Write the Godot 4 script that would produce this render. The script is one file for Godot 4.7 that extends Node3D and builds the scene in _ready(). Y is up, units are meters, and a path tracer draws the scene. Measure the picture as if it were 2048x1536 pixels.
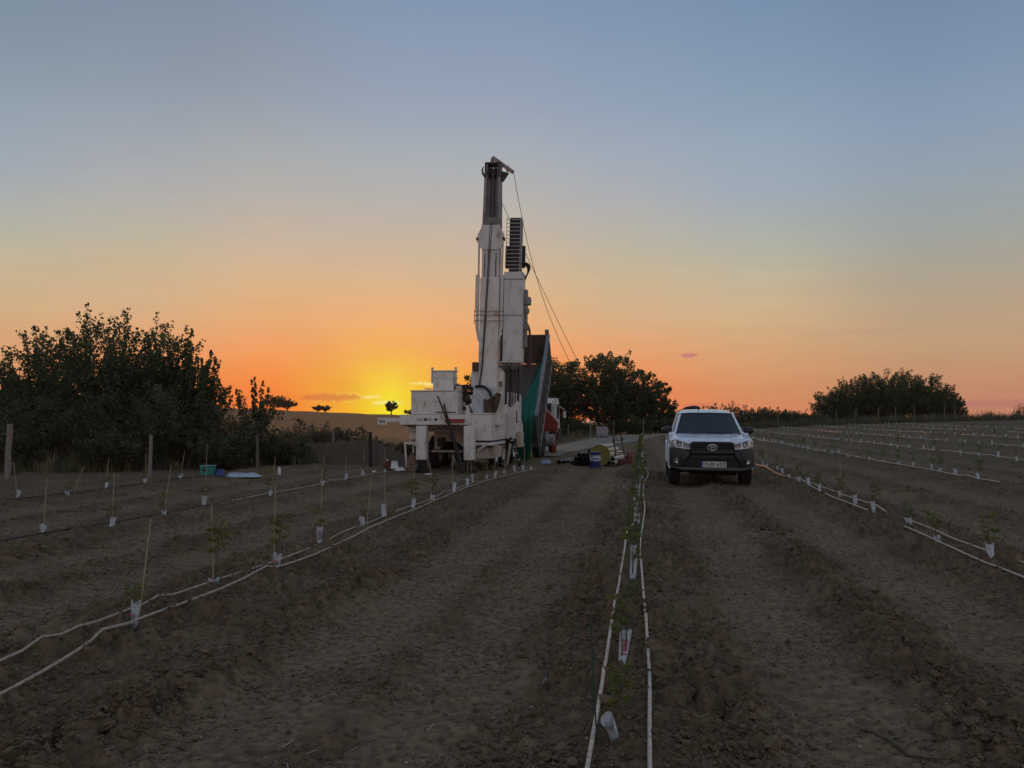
extends Node3D
# A field at sunset: drilling rig, tipper, pickup, rows of young saplings. y up, metres; rows run along -z.

const ROWS := [-11.0, -7.1, -3.68, -0.1, 3.36, 6.95, 10.6, 14.3, 18.0, 21.7, 25.3]
const EYE := Vector3(0, 1.5, 0)

var M := {}
var names := {}
var rng := RandomNumberGenerator.new()
var n_low := FastNoiseLite.new()
var n_mid := FastNoiseLite.new()
var n_clod := FastNoiseLite.new()
var n_fine := FastNoiseLite.new()


# ---------------------------------------------------------------- mesh builder
class MB:
	var v := PackedVector3Array()
	var n := PackedVector3Array()
	var c := PackedColorArray()
	var u := PackedVector2Array()
	var ix := PackedInt32Array()
	var t := Transform3D()
	var col := Color.WHITE

	func vert(p: Vector3, nn: Vector3, uv := Vector2.ZERO) -> int:
		v.append(t * p)
		n.append((t.basis * nn).normalized())
		c.append(col)
		u.append(uv)
		return v.size() - 1

	func tri(a: int, b: int, d: int) -> void:
		# wound clockwise as seen from the side the normals point to
		var g := (v[b] - v[a]).cross(v[d] - v[a])
		if g.dot(n[a] + n[b] + n[d]) > 0.0:
			ix.append(a); ix.append(d); ix.append(b)
		else:
			ix.append(a); ix.append(b); ix.append(d)

	func face(pts: Array, outward: Vector3) -> void:
		var nn := Vector3.ZERO
		for k in pts.size():
			nn += (pts[k] as Vector3).cross(pts[(k + 1) % pts.size()])
		nn = nn.normalized()
		if nn.dot(outward) < 0.0:
			nn = -nn
		var f := []
		for k in pts.size():
			f.append(vert(pts[k], nn, Vector2(pts[k].x + pts[k].z, pts[k].y)))
		for k in range(1, pts.size() - 1):
			tri(f[0], f[k], f[k + 1])

	func box(at: Vector3, size: Vector3, bev := 0.0) -> void:
		var h := size * 0.5
		var b := minf(bev, minf(h.x, minf(h.y, h.z)) * 0.45)
		var pt := func(s: Vector3, full: int) -> Vector3:
			var q := h - Vector3(b, b, b)
			q[full] = h[full]
			return at + q * s
		for k in 3:
			for s in [-1.0, 1.0]:
				var o := Vector3.ZERO
				o[k] = s
				var l := (k + 1) % 3
				var m := (k + 2) % 3
				var ps := []
				for e in [[-1.0, -1.0], [1.0, -1.0], [1.0, 1.0], [-1.0, 1.0]]:
					var sg := Vector3.ZERO
					sg[k] = s; sg[l] = e[0]; sg[m] = e[1]
					ps.append(pt.call(sg, k))
				face(ps, o)
		if b <= 0.0:
			return
		for k in 3:
			var l := (k + 1) % 3
			var m := (k + 2) % 3
			for s1 in [-1.0, 1.0]:
				for s2 in [-1.0, 1.0]:
					var sa := Vector3.ZERO
					sa[l] = s1; sa[m] = s2; sa[k] = -1.0
					var sb := sa
					sb[k] = 1.0
					var o := Vector3.ZERO
					o[l] = s1; o[m] = s2
					face([pt.call(sa, l), pt.call(sb, l), pt.call(sb, m), pt.call(sa, m)], o)
		for x in [-1.0, 1.0]:
			for y in [-1.0, 1.0]:
				for z in [-1.0, 1.0]:
					var s := Vector3(x, y, z)
					face([pt.call(s, 0), pt.call(s, 1), pt.call(s, 2)], s)

	func bar(a: Vector3, b: Vector3, w: float, d: float, bev := 0.0, side := Vector3.RIGHT) -> void:
		# a box-section bar from a to b, w wide along «side», d deep
		var y := (b - a).normalized()
		var x := (side - y * side.dot(y)).normalized()
		var z := x.cross(y)
		var keep := t
		t = t * Transform3D(Basis(x, y, z), (a + b) * 0.5)
		box(Vector3.ZERO, Vector3(w, (b - a).length(), d), bev)
		t = keep

	func tube(pts: Array, rad, sides := 8, cap := true) -> void:
		var rings := []
		var ux := Vector3.ZERO
		for k in pts.size():
			var d: Vector3 = pts[mini(k + 1, pts.size() - 1)] - pts[maxi(k - 1, 0)]
			d = d.normalized()
			if ux == Vector3.ZERO:
				ux = d.cross(Vector3.UP if absf(d.y) < 0.9 else Vector3.RIGHT).normalized()
			ux = (ux - d * ux.dot(d)).normalized()
			var uy := d.cross(ux)
			var r: float = rad[k] if rad is Array else rad
			var ring := []
			for s in sides:
				var a := TAU * s / sides
				var o := ux * cos(a) + uy * sin(a)
				ring.append(vert(pts[k] + o * r, o, Vector2(float(s) / sides, k)))
			rings.append(ring)
		for k in pts.size() - 1:
			for s in sides:
				var s2 := (s + 1) % sides
				tri(rings[k][s], rings[k][s2], rings[k + 1][s2])
				tri(rings[k][s], rings[k + 1][s2], rings[k + 1][s])
		if cap:
			for e in [0, pts.size() - 1]:
				var d: Vector3 = (pts[0] - pts[1]) if e == 0 else (pts[e] - pts[e - 1])
				d = t.basis.inverse() * (t.basis * d)
				var f := []
				for s in sides:
					f.append(_raw(v[rings[e][s]], d))
				for s in range(1, sides - 1):
					tri(f[0], f[s], f[s + 1])

	func _raw(p: Vector3, d: Vector3) -> int:
		v.append(p)
		n.append((t.basis * d).normalized())
		c.append(col)
		u.append(Vector2.ZERO)
		return v.size() - 1

	func lathe(prof: Array, sides := 24, sharp := true) -> void:
		# prof: Vector2(radius, y) from bottom to top, about the y axis
		for k in prof.size() - 1:
			var a: Vector2 = prof[k]
			var b: Vector2 = prof[k + 1]
			var e := b - a
			var nr := Vector2(e.y, -e.x).normalized()
			var pv := [-1, -1]
			var first := [-1, -1]
			for s in sides + 1:
				var an := TAU * (s % sides) / sides
				var o := Vector3(cos(an), 0, sin(an))
				var nn := o * nr.x + Vector3.UP * nr.y
				var p1 := vert(o * a.x + Vector3.UP * a.y, nn, Vector2(float(s) / sides, 0))
				var p2 := vert(o * b.x + Vector3.UP * b.y, nn, Vector2(float(s) / sides, 1))
				if s > 0:
					if a.x > 0.0:
						tri(pv[0], p1, p2)
					if b.x > 0.0:
						tri(pv[0], p2, pv[1])
				pv = [p1, p2]

	func ball(at: Vector3, r: Vector3, seg := 12) -> void:
		var rows := []
		var half := seg / 2
		for j in half + 1:
			var ph := PI * j / half
			var row := []
			for s in seg + 1:
				var th := TAU * s / seg
				var o := Vector3(sin(ph) * cos(th), cos(ph), sin(ph) * sin(th))
				row.append(vert(at + o * r, Vector3(o.x / r.x, o.y / r.y, o.z / r.z).normalized()))
			rows.append(row)
		for j in half:
			for s in seg:
				if j > 0:
					tri(rows[j][s], rows[j][s + 1], rows[j + 1][s + 1])
				if j < half - 1:
					tri(rows[j][s], rows[j + 1][s + 1], rows[j + 1][s])

	func prism(poly: PackedVector2Array, z0: float, z1: float) -> void:
		# polygon in xy, extruded along z
		var f := Geometry2D.triangulate_polygon(poly)
		for z in [z0, z1]:
			var o := Vector3(0, 0, 1 if z == maxf(z0, z1) else -1)
			var id := []
			for p in poly:
				id.append(vert(Vector3(p.x, p.y, z), o, p))
			for k in range(0, f.size(), 3):
				tri(id[f[k]], id[f[k + 1]], id[f[k + 2]])
		var sgn := -1.0 if Geometry2D.is_polygon_clockwise(poly) else 1.0
		for k in poly.size():
			var a := poly[k]
			var b := poly[(k + 1) % poly.size()]
			var e := (b - a).normalized() * sgn
			face([Vector3(a.x, a.y, z0), Vector3(b.x, b.y, z0), Vector3(b.x, b.y, z1), Vector3(a.x, a.y, z1)], Vector3(e.y, -e.x, 0))

	func sheet(rows: Array, outward := Vector3.UP, thick := 0.0) -> void:
		# a smooth surface through a grid of points
		var h := rows.size()
		var w: int = rows[0].size()
		var id := []
		for j in h:
			var r := []
			for i in w:
				var du: Vector3 = rows[j][mini(i + 1, w - 1)] - rows[j][maxi(i - 1, 0)]
				var dv: Vector3 = rows[mini(j + 1, h - 1)][i] - rows[maxi(j - 1, 0)][i]
				var nn := du.cross(dv).normalized()
				if nn.dot(outward) < 0.0:
					nn = -nn
				r.append(vert(rows[j][i], nn, Vector2(float(i) / (w - 1), float(j) / (h - 1))))
			id.append(r)
		for j in h - 1:
			for i in w - 1:
				tri(id[j][i], id[j][i + 1], id[j + 1][i + 1])
				tri(id[j][i], id[j + 1][i + 1], id[j + 1][i])
		if thick > 0.0:
			var back := []
			for j in h:
				var r := []
				for i in w:
					r.append(rows[j][i] - t.basis.inverse() * n[id[j][i]] * thick)
				back.append(r)
			sheet(back, -outward)

	func mesh() -> ArrayMesh:
		var a := []
		a.resize(Mesh.ARRAY_MAX)
		a[Mesh.ARRAY_VERTEX] = v
		a[Mesh.ARRAY_NORMAL] = n
		a[Mesh.ARRAY_COLOR] = c
		a[Mesh.ARRAY_TEX_UV] = u
		a[Mesh.ARRAY_INDEX] = ix
		var m := ArrayMesh.new()
		m.add_surface_from_arrays(Mesh.PRIMITIVE_TRIANGLES, a)
		return m


# ---------------------------------------------------------------- scene helpers
func numbered(called: String) -> String:
	var k: int = names.get(called, 0)
	names[called] = k + 1
	return called if k == 0 else "%s_%03d" % [called, k]


func tag(o: Node3D, label: String, category: String, group := "") -> Node3D:
	o.set_meta("label", label)
	o.set_meta("category", category)
	if group:
		o.set_meta("group", group)
	return o


func thing(called: String, label: String, category: String, at := Vector3.ZERO, turn := 0.0, group := "") -> Node3D:
	var o := Node3D.new()
	o.name = numbered(called)
	o.position = at
	o.rotation.y = turn
	add_child(o)
	return tag(o, label, category, group)


func put(called: String, m: Mesh, mat: Material, parent: Node3D) -> MeshInstance3D:
	var o := MeshInstance3D.new()
	o.mesh = m
	o.material_override = mat
	if parent == null:
		o.name = numbered(called)
		add_child(o)
	else:
		o.name = called
		parent.add_child(o, true)
	return o


func part(called: String, mb: MB, mat: Material, parent: Node3D) -> MeshInstance3D:
	return put(called, mb.mesh(), mat, parent)


func group_part(called: String, parent: Node3D) -> Node3D:
	var o := Node3D.new()
	o.name = called
	parent.add_child(o, true)
	return o


func struct(called: String, m: Mesh, mat: Material) -> MeshInstance3D:
	var o := put(called, m, mat, null)
	o.set_meta("kind", "structure")
	return o


func copy_of(o: Node3D, called: String, label: String, category: String, group: String, xf: Transform3D) -> Node3D:
	var r: Node3D = o.duplicate()
	r.name = numbered(called)
	add_child(r)
	r.transform = xf
	return tag(r, label, category, group)


func scatter(called: String, m: Mesh, mat: Material, xfs: Array, cols: Array, parent: Node3D = null) -> MultiMeshInstance3D:
	var mm := MultiMesh.new()
	mm.transform_format = MultiMesh.TRANSFORM_3D
	mm.use_colors = cols.size() > 0
	mm.mesh = m
	mm.instance_count = xfs.size()
	for k in xfs.size():
		mm.set_instance_transform(k, xfs[k])
		if cols.size() > 0:
			mm.set_instance_color(k, cols[k])
	var o := MultiMeshInstance3D.new()
	o.multimesh = mm
	o.material_override = mat
	o.set_meta("kind", "stuff")
	if parent == null:
		o.name = numbered(called)
		add_child(o)
	else:
		o.name = called
		parent.add_child(o, true)
	return o


func lin(r: float, g: float, b: float) -> Color:
	return Color(r, g, b).linear_to_srgb()


func noise_tex(seed_: int, freq: float, ramp: Array, kind := FastNoiseLite.TYPE_SIMPLEX_SMOOTH, oct := 4, size := 512) -> NoiseTexture2D:
	var f := FastNoiseLite.new()
	f.seed = seed_
	f.noise_type = kind
	f.frequency = freq
	f.fractal_octaves = oct
	var x := NoiseTexture2D.new()
	x.width = size
	x.height = size
	x.seamless = true
	x.noise = f
	if ramp.size():
		var g := Gradient.new()
		var off := PackedFloat32Array()
		var cs := PackedColorArray()
		for e in ramp:
			off.append(e[0])
			cs.append(e[1])
		g.offsets = off
		g.colors = cs
		x.color_ramp = g
	return x


func mat(col: Color, rough := 0.7, metal := 0.0, tex: Texture2D = null, scale := Vector3.ONE) -> StandardMaterial3D:
	var m := StandardMaterial3D.new()
	m.albedo_color = col
	m.roughness = rough
	m.metallic = metal
	if tex:
		m.albedo_texture = tex
		m.uv1_triplanar = true
		m.uv1_scale = scale
	return m


func vmat(rough := 0.85) -> StandardMaterial3D:
	var m := StandardMaterial3D.new()
	m.vertex_color_use_as_albedo = true
	m.roughness = rough
	return m


func ordinal(k: int) -> String:
	var o := ["first", "second", "third", "fourth", "fifth", "sixth", "seventh", "eighth", "ninth", "tenth", "eleventh", "twelfth", "thirteenth", "fourteenth", "fifteenth", "sixteenth", "seventeenth", "eighteenth", "nineteenth", "twentieth"]
	if k < 20:
		return o[k]
	var tens := ["twenty", "thirty", "forty", "fifty", "sixty"]
	var whole := ["twentieth", "thirtieth", "fortieth", "fiftieth", "sixtieth"]
	var d := (k + 1) % 10
	return whole[(k + 1) / 10 - 2] if d == 0 else tens[(k + 1) / 10 - 2] + "-" + o[d - 1]


func rnd(a: float, b: float) -> float:
	return rng.randf_range(a, b)


func text_mesh(s: String, size: float, bold := true, family := "Droid Sans", depth := 0.004) -> TextMesh:
	var f := SystemFont.new()
	f.font_names = PackedStringArray([family])
	f.font_weight = 700 if bold else 400
	var x := TextMesh.new()
	x.text = s
	x.font = f
	x.font_size = 64
	x.pixel_size = size / 64.0
	x.depth = depth
	return x


# ---------------------------------------------------------------- sky
# sRGB colours by elevation (columns) for a few angles away from the sun (rows)
const EL := [0.0, 1.4, 2.8, 4.8, 6.9, 9.6, 11.6, 15.0, 18.0, 21.0, 27.0, 45.0, 90.0]
const AZ := [0.0, 3.5, 8.0, 16.0, 25.0, 35.0, 90.0, 180.0]
const SKY := [
	[255, 240, 30, 252, 238, 46, 246, 206, 66, 244, 172, 90, 241, 176, 120, 217, 181, 143, 204, 181, 158, 183, 178, 173, 168, 174, 181, 153, 164, 182, 132, 151, 177, 118, 137, 168, 112, 132, 165],
	[255, 176, 40, 252, 172, 54, 247, 176, 68, 245, 170, 96, 237, 175, 122, 217, 181, 143, 204, 181, 158, 183, 178, 173, 168, 174, 181, 153, 164, 182, 132, 151, 177, 118, 137, 168, 112, 132, 165],
	[253, 124, 48, 250, 130, 60, 250, 143, 70, 244, 162, 101, 231, 175, 122, 217, 181, 143, 204, 181, 158, 183, 178, 173, 168, 174, 181, 153, 164, 182, 132, 151, 177, 118, 137, 168, 112, 132, 165],
	[244, 128, 74, 242, 134, 80, 238, 146, 90, 232, 163, 113, 217, 175, 135, 203, 180, 147, 190, 180, 161, 174, 175, 178, 160, 170, 184, 146, 162, 183, 128, 148, 176, 118, 137, 168, 112, 132, 165],
	[228, 133, 95, 218, 143, 99, 216, 152, 108, 213, 165, 122, 209, 177, 137, 194, 181, 155, 178, 178, 167, 160, 171, 184, 150, 167, 184, 138, 158, 179, 119, 143, 173, 116, 137, 168, 112, 132, 165],
	[198, 130, 103, 198, 137, 106, 197, 146, 111, 194, 158, 122, 186, 161, 134, 170, 163, 148, 160, 164, 160, 148, 162, 174, 138, 156, 178, 128, 148, 174, 111, 133, 163, 114, 137, 168, 112, 132, 165],
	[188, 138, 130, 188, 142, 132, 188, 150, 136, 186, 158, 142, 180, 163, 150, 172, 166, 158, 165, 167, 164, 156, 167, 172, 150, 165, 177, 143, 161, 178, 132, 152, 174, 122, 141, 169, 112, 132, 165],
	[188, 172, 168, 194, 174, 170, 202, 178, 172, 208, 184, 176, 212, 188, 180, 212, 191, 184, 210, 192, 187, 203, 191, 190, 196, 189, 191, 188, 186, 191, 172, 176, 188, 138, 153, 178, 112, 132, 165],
]
const SUN_AZ := -17.3


func sky_colour(az: float, el: float) -> Vector3:
	# az: degrees right of the sun, el: degrees up; linear light
	var a := absf(wrapf(az, -180.0, 180.0))
	var r := 0
	while r < AZ.size() - 2 and a > AZ[r + 1]:
		r += 1
	var q := 0
	var e := clampf(el, 0.0, 90.0)
	while q < EL.size() - 2 and e > EL[q + 1]:
		q += 1
	var fa := clampf((a - AZ[r]) / (AZ[r + 1] - AZ[r]), 0.0, 1.0)
	var fe := clampf((e - EL[q]) / (EL[q + 1] - EL[q]), 0.0, 1.0)
	if fa > 0.0 and r > 0:
		fa = lerpf(fa, smoothstep(0.0, 1.0, fa), 0.5)
	var out := Vector3.ZERO
	for k in 3:
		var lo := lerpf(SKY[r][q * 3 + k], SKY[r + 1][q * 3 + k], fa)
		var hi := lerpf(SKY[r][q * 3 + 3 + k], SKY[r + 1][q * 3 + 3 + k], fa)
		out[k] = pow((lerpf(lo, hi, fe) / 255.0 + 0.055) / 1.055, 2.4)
	# the high sky is a little greyer to the left of the sun
	var w := wrapf(az, -180.0, 180.0)
	var grey := sstep(2.0, -14.0, w) * sstep(-110.0, -50.0, w) * sstep(11.0, 24.0, e) * sstep(80.0, 45.0, e)
	return out * Vector3(1, 1, 1).lerp(Vector3(0.94, 0.89, 0.82), grey)


func make_sky() -> Sky:
	# eight spare columns on either side, so that the two ends meet without a seam
	var small := Image.create(528, 256, false, Image.FORMAT_RGBF)
	for y in 256:
		var el := 90.0 - (y + 0.5) / 256.0 * 180.0
		for x in 528:
			var az := (x - 8 + 0.5) / 512.0 * 360.0
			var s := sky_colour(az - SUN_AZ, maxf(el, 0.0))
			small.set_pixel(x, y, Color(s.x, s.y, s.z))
	small.resize(4224, 2048, Image.INTERPOLATE_CUBIC)
	small = small.get_region(Rect2i(64, 0, 4096, 2048))
	# thin clouds and wisps low round the sun, at full resolution
	var wisp := FastNoiseLite.new()
	wisp.seed = 11
	wisp.frequency = 0.9
	wisp.fractal_octaves = 4
	var px := 360.0 / 4096.0
	for yy in range(1024 - 372, 1024):
		var el := 90.0 - (yy + 0.5) * px
		for k in 960:
			var az := (k - 480 + 0.5) * px - 9.0
			var xx := posmod(int(floor(az / px)), 4096)
			var s := small.get_pixel(xx, yy)
			var v := Vector3(s.r, s.g, s.b)
			# long soft bands low on the sky
			var b := wisp.get_noise_2d(az * 0.16, el * 0.95)
			v *= 1.0 + 0.034 * b * smoothstep(0.3, 2.0, el) * smoothstep(26.0, 3.0, el)
			# the bright fan of light above the sun, cut off on the left by the cloud's shadow
			var sx := az - SUN_AZ
			var far := sqrt(sx * sx + el * el)
			if far < 14.0 and el > 0.0:
				var ph := rad_to_deg(atan2(el, sx))
				var fan := sstep(30.0, 62.0, ph) * sstep(146.0, 118.0, ph) * exp(-pow(far / 5.2, 2.0)) * sstep(0.6, 2.2, far)
				v = v.lerp(Vector3(1.0, 0.60, 0.07), fan * 0.22)
				var dim := sstep(118.0, 136.0, ph) * sstep(166.0, 142.0, ph) * sstep(1.5, 4.0, far) * exp(-pow(far / 8.0, 2.0))
				v *= Vector3(1.0 - 0.05 * dim, 1.0 - 0.10 * dim, 1.0 - 0.02 * dim)
			if el < 6.5:
				v = cloud(v, az, el, -21.3, 1.50, 2.6, 0.40, wisp, 0.8, 1.0)
				v = cloud(v, az, el, -17.6, 1.15, 1.2, 0.20, wisp, -0.7, 1.0)
				v = cloud(v, az, el, -18.6, 1.55, 0.8, 0.16, wisp, -0.5, 1.0)
				v = cloud(v, az, el, -15.4, 2.50, 0.8, 0.12, wisp, -0.7, 1.0)
				v = cloud(v, az, el, -14.4, 2.45, 0.9, 0.16, wisp, -0.7, 1.0)
				v = cloud(v, az, el, 3.15, 4.36, 0.62, 0.22, wisp, 1.0, 0.0)
				v = cloud(v, az, el, 3.8, 1.0, 1.5, 0.16, wisp, 0.35, 0.0)
				v = cloud(v, az, el, 21.8, 0.95, 3.4, 0.36, wisp, 0.45, 0.0)
				v = cloud(v, az, el, 14.0, 5.6, 4.2, 0.3, wisp, 0.12, 0.0)
			small.set_pixel(xx, yy, Color(v.x, v.y, v.z))
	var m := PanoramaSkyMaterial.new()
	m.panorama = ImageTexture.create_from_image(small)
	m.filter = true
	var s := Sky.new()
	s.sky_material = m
	return s


func cloud(v: Vector3, az: float, el: float, caz: float, cel: float, w: float, h: float, nz: FastNoiseLite, dark: float, rim: float) -> Vector3:
	var dx := (az - caz) / w
	if absf(dx) > 1.4:
		return v
	var wob := nz.get_noise_2d(az * 1.6 + cel * 31.0, el * 2.0) * 0.55 + nz.get_noise_2d(az * 5.0, el * 7.0 + 40.0) * 0.3
	var dy := (el - cel - 0.10 * h * dx) / h
	var f := 1.0 - dx * dx - dy * dy * (1.3 if dy > 0.0 else 2.2) + wob * 0.9
	var body := smoothstep(0.05, 0.6, f)
	if dark > 0.0:
		# grey-red body against the glow, lit from below where it is close to the sun
		v = v.lerp(Vector3(v.x * (1.0 - 0.22 * dark), v.y * (1.0 - 0.42 * dark), v.z + 0.02 * dark), body)
		if rim > 0.0:
			var lit := smoothstep(-0.1, 0.16, f) * (1.0 - smoothstep(0.2, 0.5, f)) * smoothstep(-0.7, 0.9, dx - dy * 0.35)
			v = v.lerp(Vector3(1.0, 0.72, 0.12), lit * 0.75)
	else:
		v = v.lerp(Vector3(1.0, 0.93, 0.33), body * -dark)
	return v


# ---------------------------------------------------------------- ground
func sstep(a: float, b: float, x: float) -> float:
	var t := clampf((x - a) / (b - a), 0.0, 1.0)
	return t * t * (3.0 - 2.0 * t)


func ground(x: float, z: float) -> float:
	# the lie of the land without clods and furrows
	var d := -z
	var h := 0.0
	if x > 0.0:
		h = 40.0 * tanh(x / 40.0) * (0.018 + 0.00035 * clampf(d, 0.0, 105.0))
	if d > 88.0:
		h -= minf((d - 88.0) * (0.02 + 0.012 * sstep(0.0, 25.0, x)) * sstep(88.0, 118.0, d), 4.5)
	if x < -3.0 and d > 24.0:
		var side := sstep(-3.0, -16.0, x)
		var crest := clampf(-0.3 - x * 0.038, -1.0, 8.5) + 0.5 * n_low.get_noise_2d(x * 0.12, 7.0)
		var dip := -1.3 * sstep(24.0, 62.0, d) * side
		var up := sstep(66.0, 350.0, d)
		h = lerpf(lerpf(h, 0.0, side), 0.0, up) + lerpf(dip, crest, up)
		if d > 352.0:
			h -= (d - 352.0) * 0.03
	return h


func alley(x: float) -> Array:
	# [ridge 0-1, roughness 0-1, wheel track 0-1, rubble 0-1] across the rows
	if x < ROWS[0] - 1.6:
		return [0.0, 0.45, 0.0, 0.0]
	var i := 0
	while i < ROWS.size() - 1 and x > ROWS[i + 1]:
		i += 1
	var a: float = x - ROWS[i]
	var w: float = (ROWS[i + 1] - ROWS[i]) if i < ROWS.size() - 1 else 3.6
	var near := minf(absf(a), absf(w - a))
	var t1 := 1.05
	var t2 := 2.42
	if i == 2:
		t1 = 1.72
		t2 = 2.72
	elif i == 1:
		t1 = 0.95
		t2 = 2.3
	var k1 := 1.0 - sstep(0.2, 0.46, absf(a - t1))
	var k2 := 1.0 - sstep(0.2, 0.46, absf(a - t2))
	var track := clampf(k1 + k2 * 0.85, 0.0, 1.0)
	var ridge := exp(-pow(near / 0.42, 2.0))
	var rough := clampf(0.5 + 0.5 * (1.0 - sstep(0.35, 1.0, near)) - track * 0.8, 0.06, 1.0)
	var mid := 1.75
	if i == 2:
		mid = 1.12
	var rubble := exp(-pow((a - mid) / 0.26, 2.0)) + (0.7 * exp(-pow((a - 3.05) / 0.2, 2.0)) if i == 2 else 0.35 * exp(-pow((a - 0.62) / 0.2, 2.0)))
	return [ridge, rough, track, rubble]


func in_field(x: float, z: float) -> float:
	# 1 on the planted field, 0 beyond the fence, the pad and the road
	var d := -z
	var f := 1.0 - sstep(90.0, 97.0, d)
	# fence line from (-16.2,-19) to (-8.6,-26) and on past the rig
	var e := (x + 16.2) * 0.675 - (d - 19.0) * 0.738
	if x < -3.0:
		f *= sstep(-1.2, 0.6, e + 1.0)
	return f


func road_x(d: float) -> float:
	# centre of the dirt road
	return lerpf(-4.9, -1.9, sstep(36.0, 75.0, d)) + 4.6 * sstep(68.0, 108.0, d) + 14.0 * sstep(96.0, 150.0, d)


func road_half(d: float) -> float:
	return lerpf(1.35, 2.7, sstep(34.0, 80.0, d))


func detail(x: float, z: float, al: Array, fld: float) -> float:
	var d := -z
	if d > 70.0:
		return 0.0
	var amp := 1.0 - sstep(45.0, 70.0, d)
	var wx := x + n_low.get_noise_2d(z * 0.9, 50.0) * 0.22
	var patch := clampf(0.75 + 0.8 * n_low.get_noise_2d(x * 1.6, z * 1.6), 0.25, 1.3)
	var r: float = lerpf(0.35, al[1], fld) * patch + 0.05
	if d > 24.0 and absf(x + 4.0) < 4.5:
		r *= 0.35
	var h: float = al[0] * 0.055 * fld - al[2] * 0.03 * fld
	h += n_low.get_noise_2d(x * 2.2, z * 2.2 + 9.0) * 0.028
	h += r * (absf(n_mid.get_noise_2d(wx, z)) - 0.25) * 0.13
	if d < 34.0:
		# clods: plateaus parted by crevices, in two sizes
		var rub: float = al[3] * fld * clampf(0.6 + 1.6 * n_low.get_noise_2d(x * 1.1 + 90.0, z * 0.8), 0.0, 1.3)
		var big := n_clod.get_noise_2d(wx, z) + 1.0
		var lit := n_clod.get_noise_2d(wx * 2.7 + 40.0, z * 2.7) + 1.0
		h += (r * r * 0.055 + rub * 0.085) * (sstep(0.02, 0.28, big) - 0.3)
		h += (r * 0.018 + rub * 0.03) * (sstep(0.02, 0.3, lit) - 0.3)
		h += n_fine.get_noise_2d(x, z) * (0.0015 + 0.024 * r * r)
		# lug marks across the wheel tracks
		if al[2] > 0.2 and d < 26.0:
			var ph := fmod(d * 3.4 + absf(fmod(wx * 2.3, 1.0) - 0.5) * 1.2 + 60.0, 1.0)
			h += al[2] * (0.022 if ph < 0.42 else 0.0) * clampf(0.4 + 1.6 * n_low.get_noise_2d(x, z * 0.7 + 80.0), 0.0, 1.0)
	return h * amp


func gh(x: float, z: float) -> float:
	# the ground as one stands on it
	return ground(x, z) + detail(x, z, alley(x), in_field(x, z))


func axis(from: float, to: float, fine_a: float, fine_b: float, fine: float, grow: float) -> PackedFloat32Array:
	# a spacing that is fine between fine_a and fine_b and grows outside
	var up := PackedFloat32Array()
	var p := fine_a
	while p < fine_b:
		up.append(p)
		p += fine
	var s := fine
	while p < to:
		up.append(p)
		s = maxf(fine, minf(s * 1.06, grow * maxf(absf(p), absf(p - fine_b) + 2.0)))
		p += s
	up.append(to)
	var down := PackedFloat32Array()
	p = fine_a
	s = fine
	while p > from:
		s = maxf(fine, minf(s * 1.06, grow * maxf(absf(p), absf(p - fine_a) + 2.0)))
		p -= s
		down.append(maxf(p, from))
	down.reverse()
	down.append_array(up)
	return down


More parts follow.
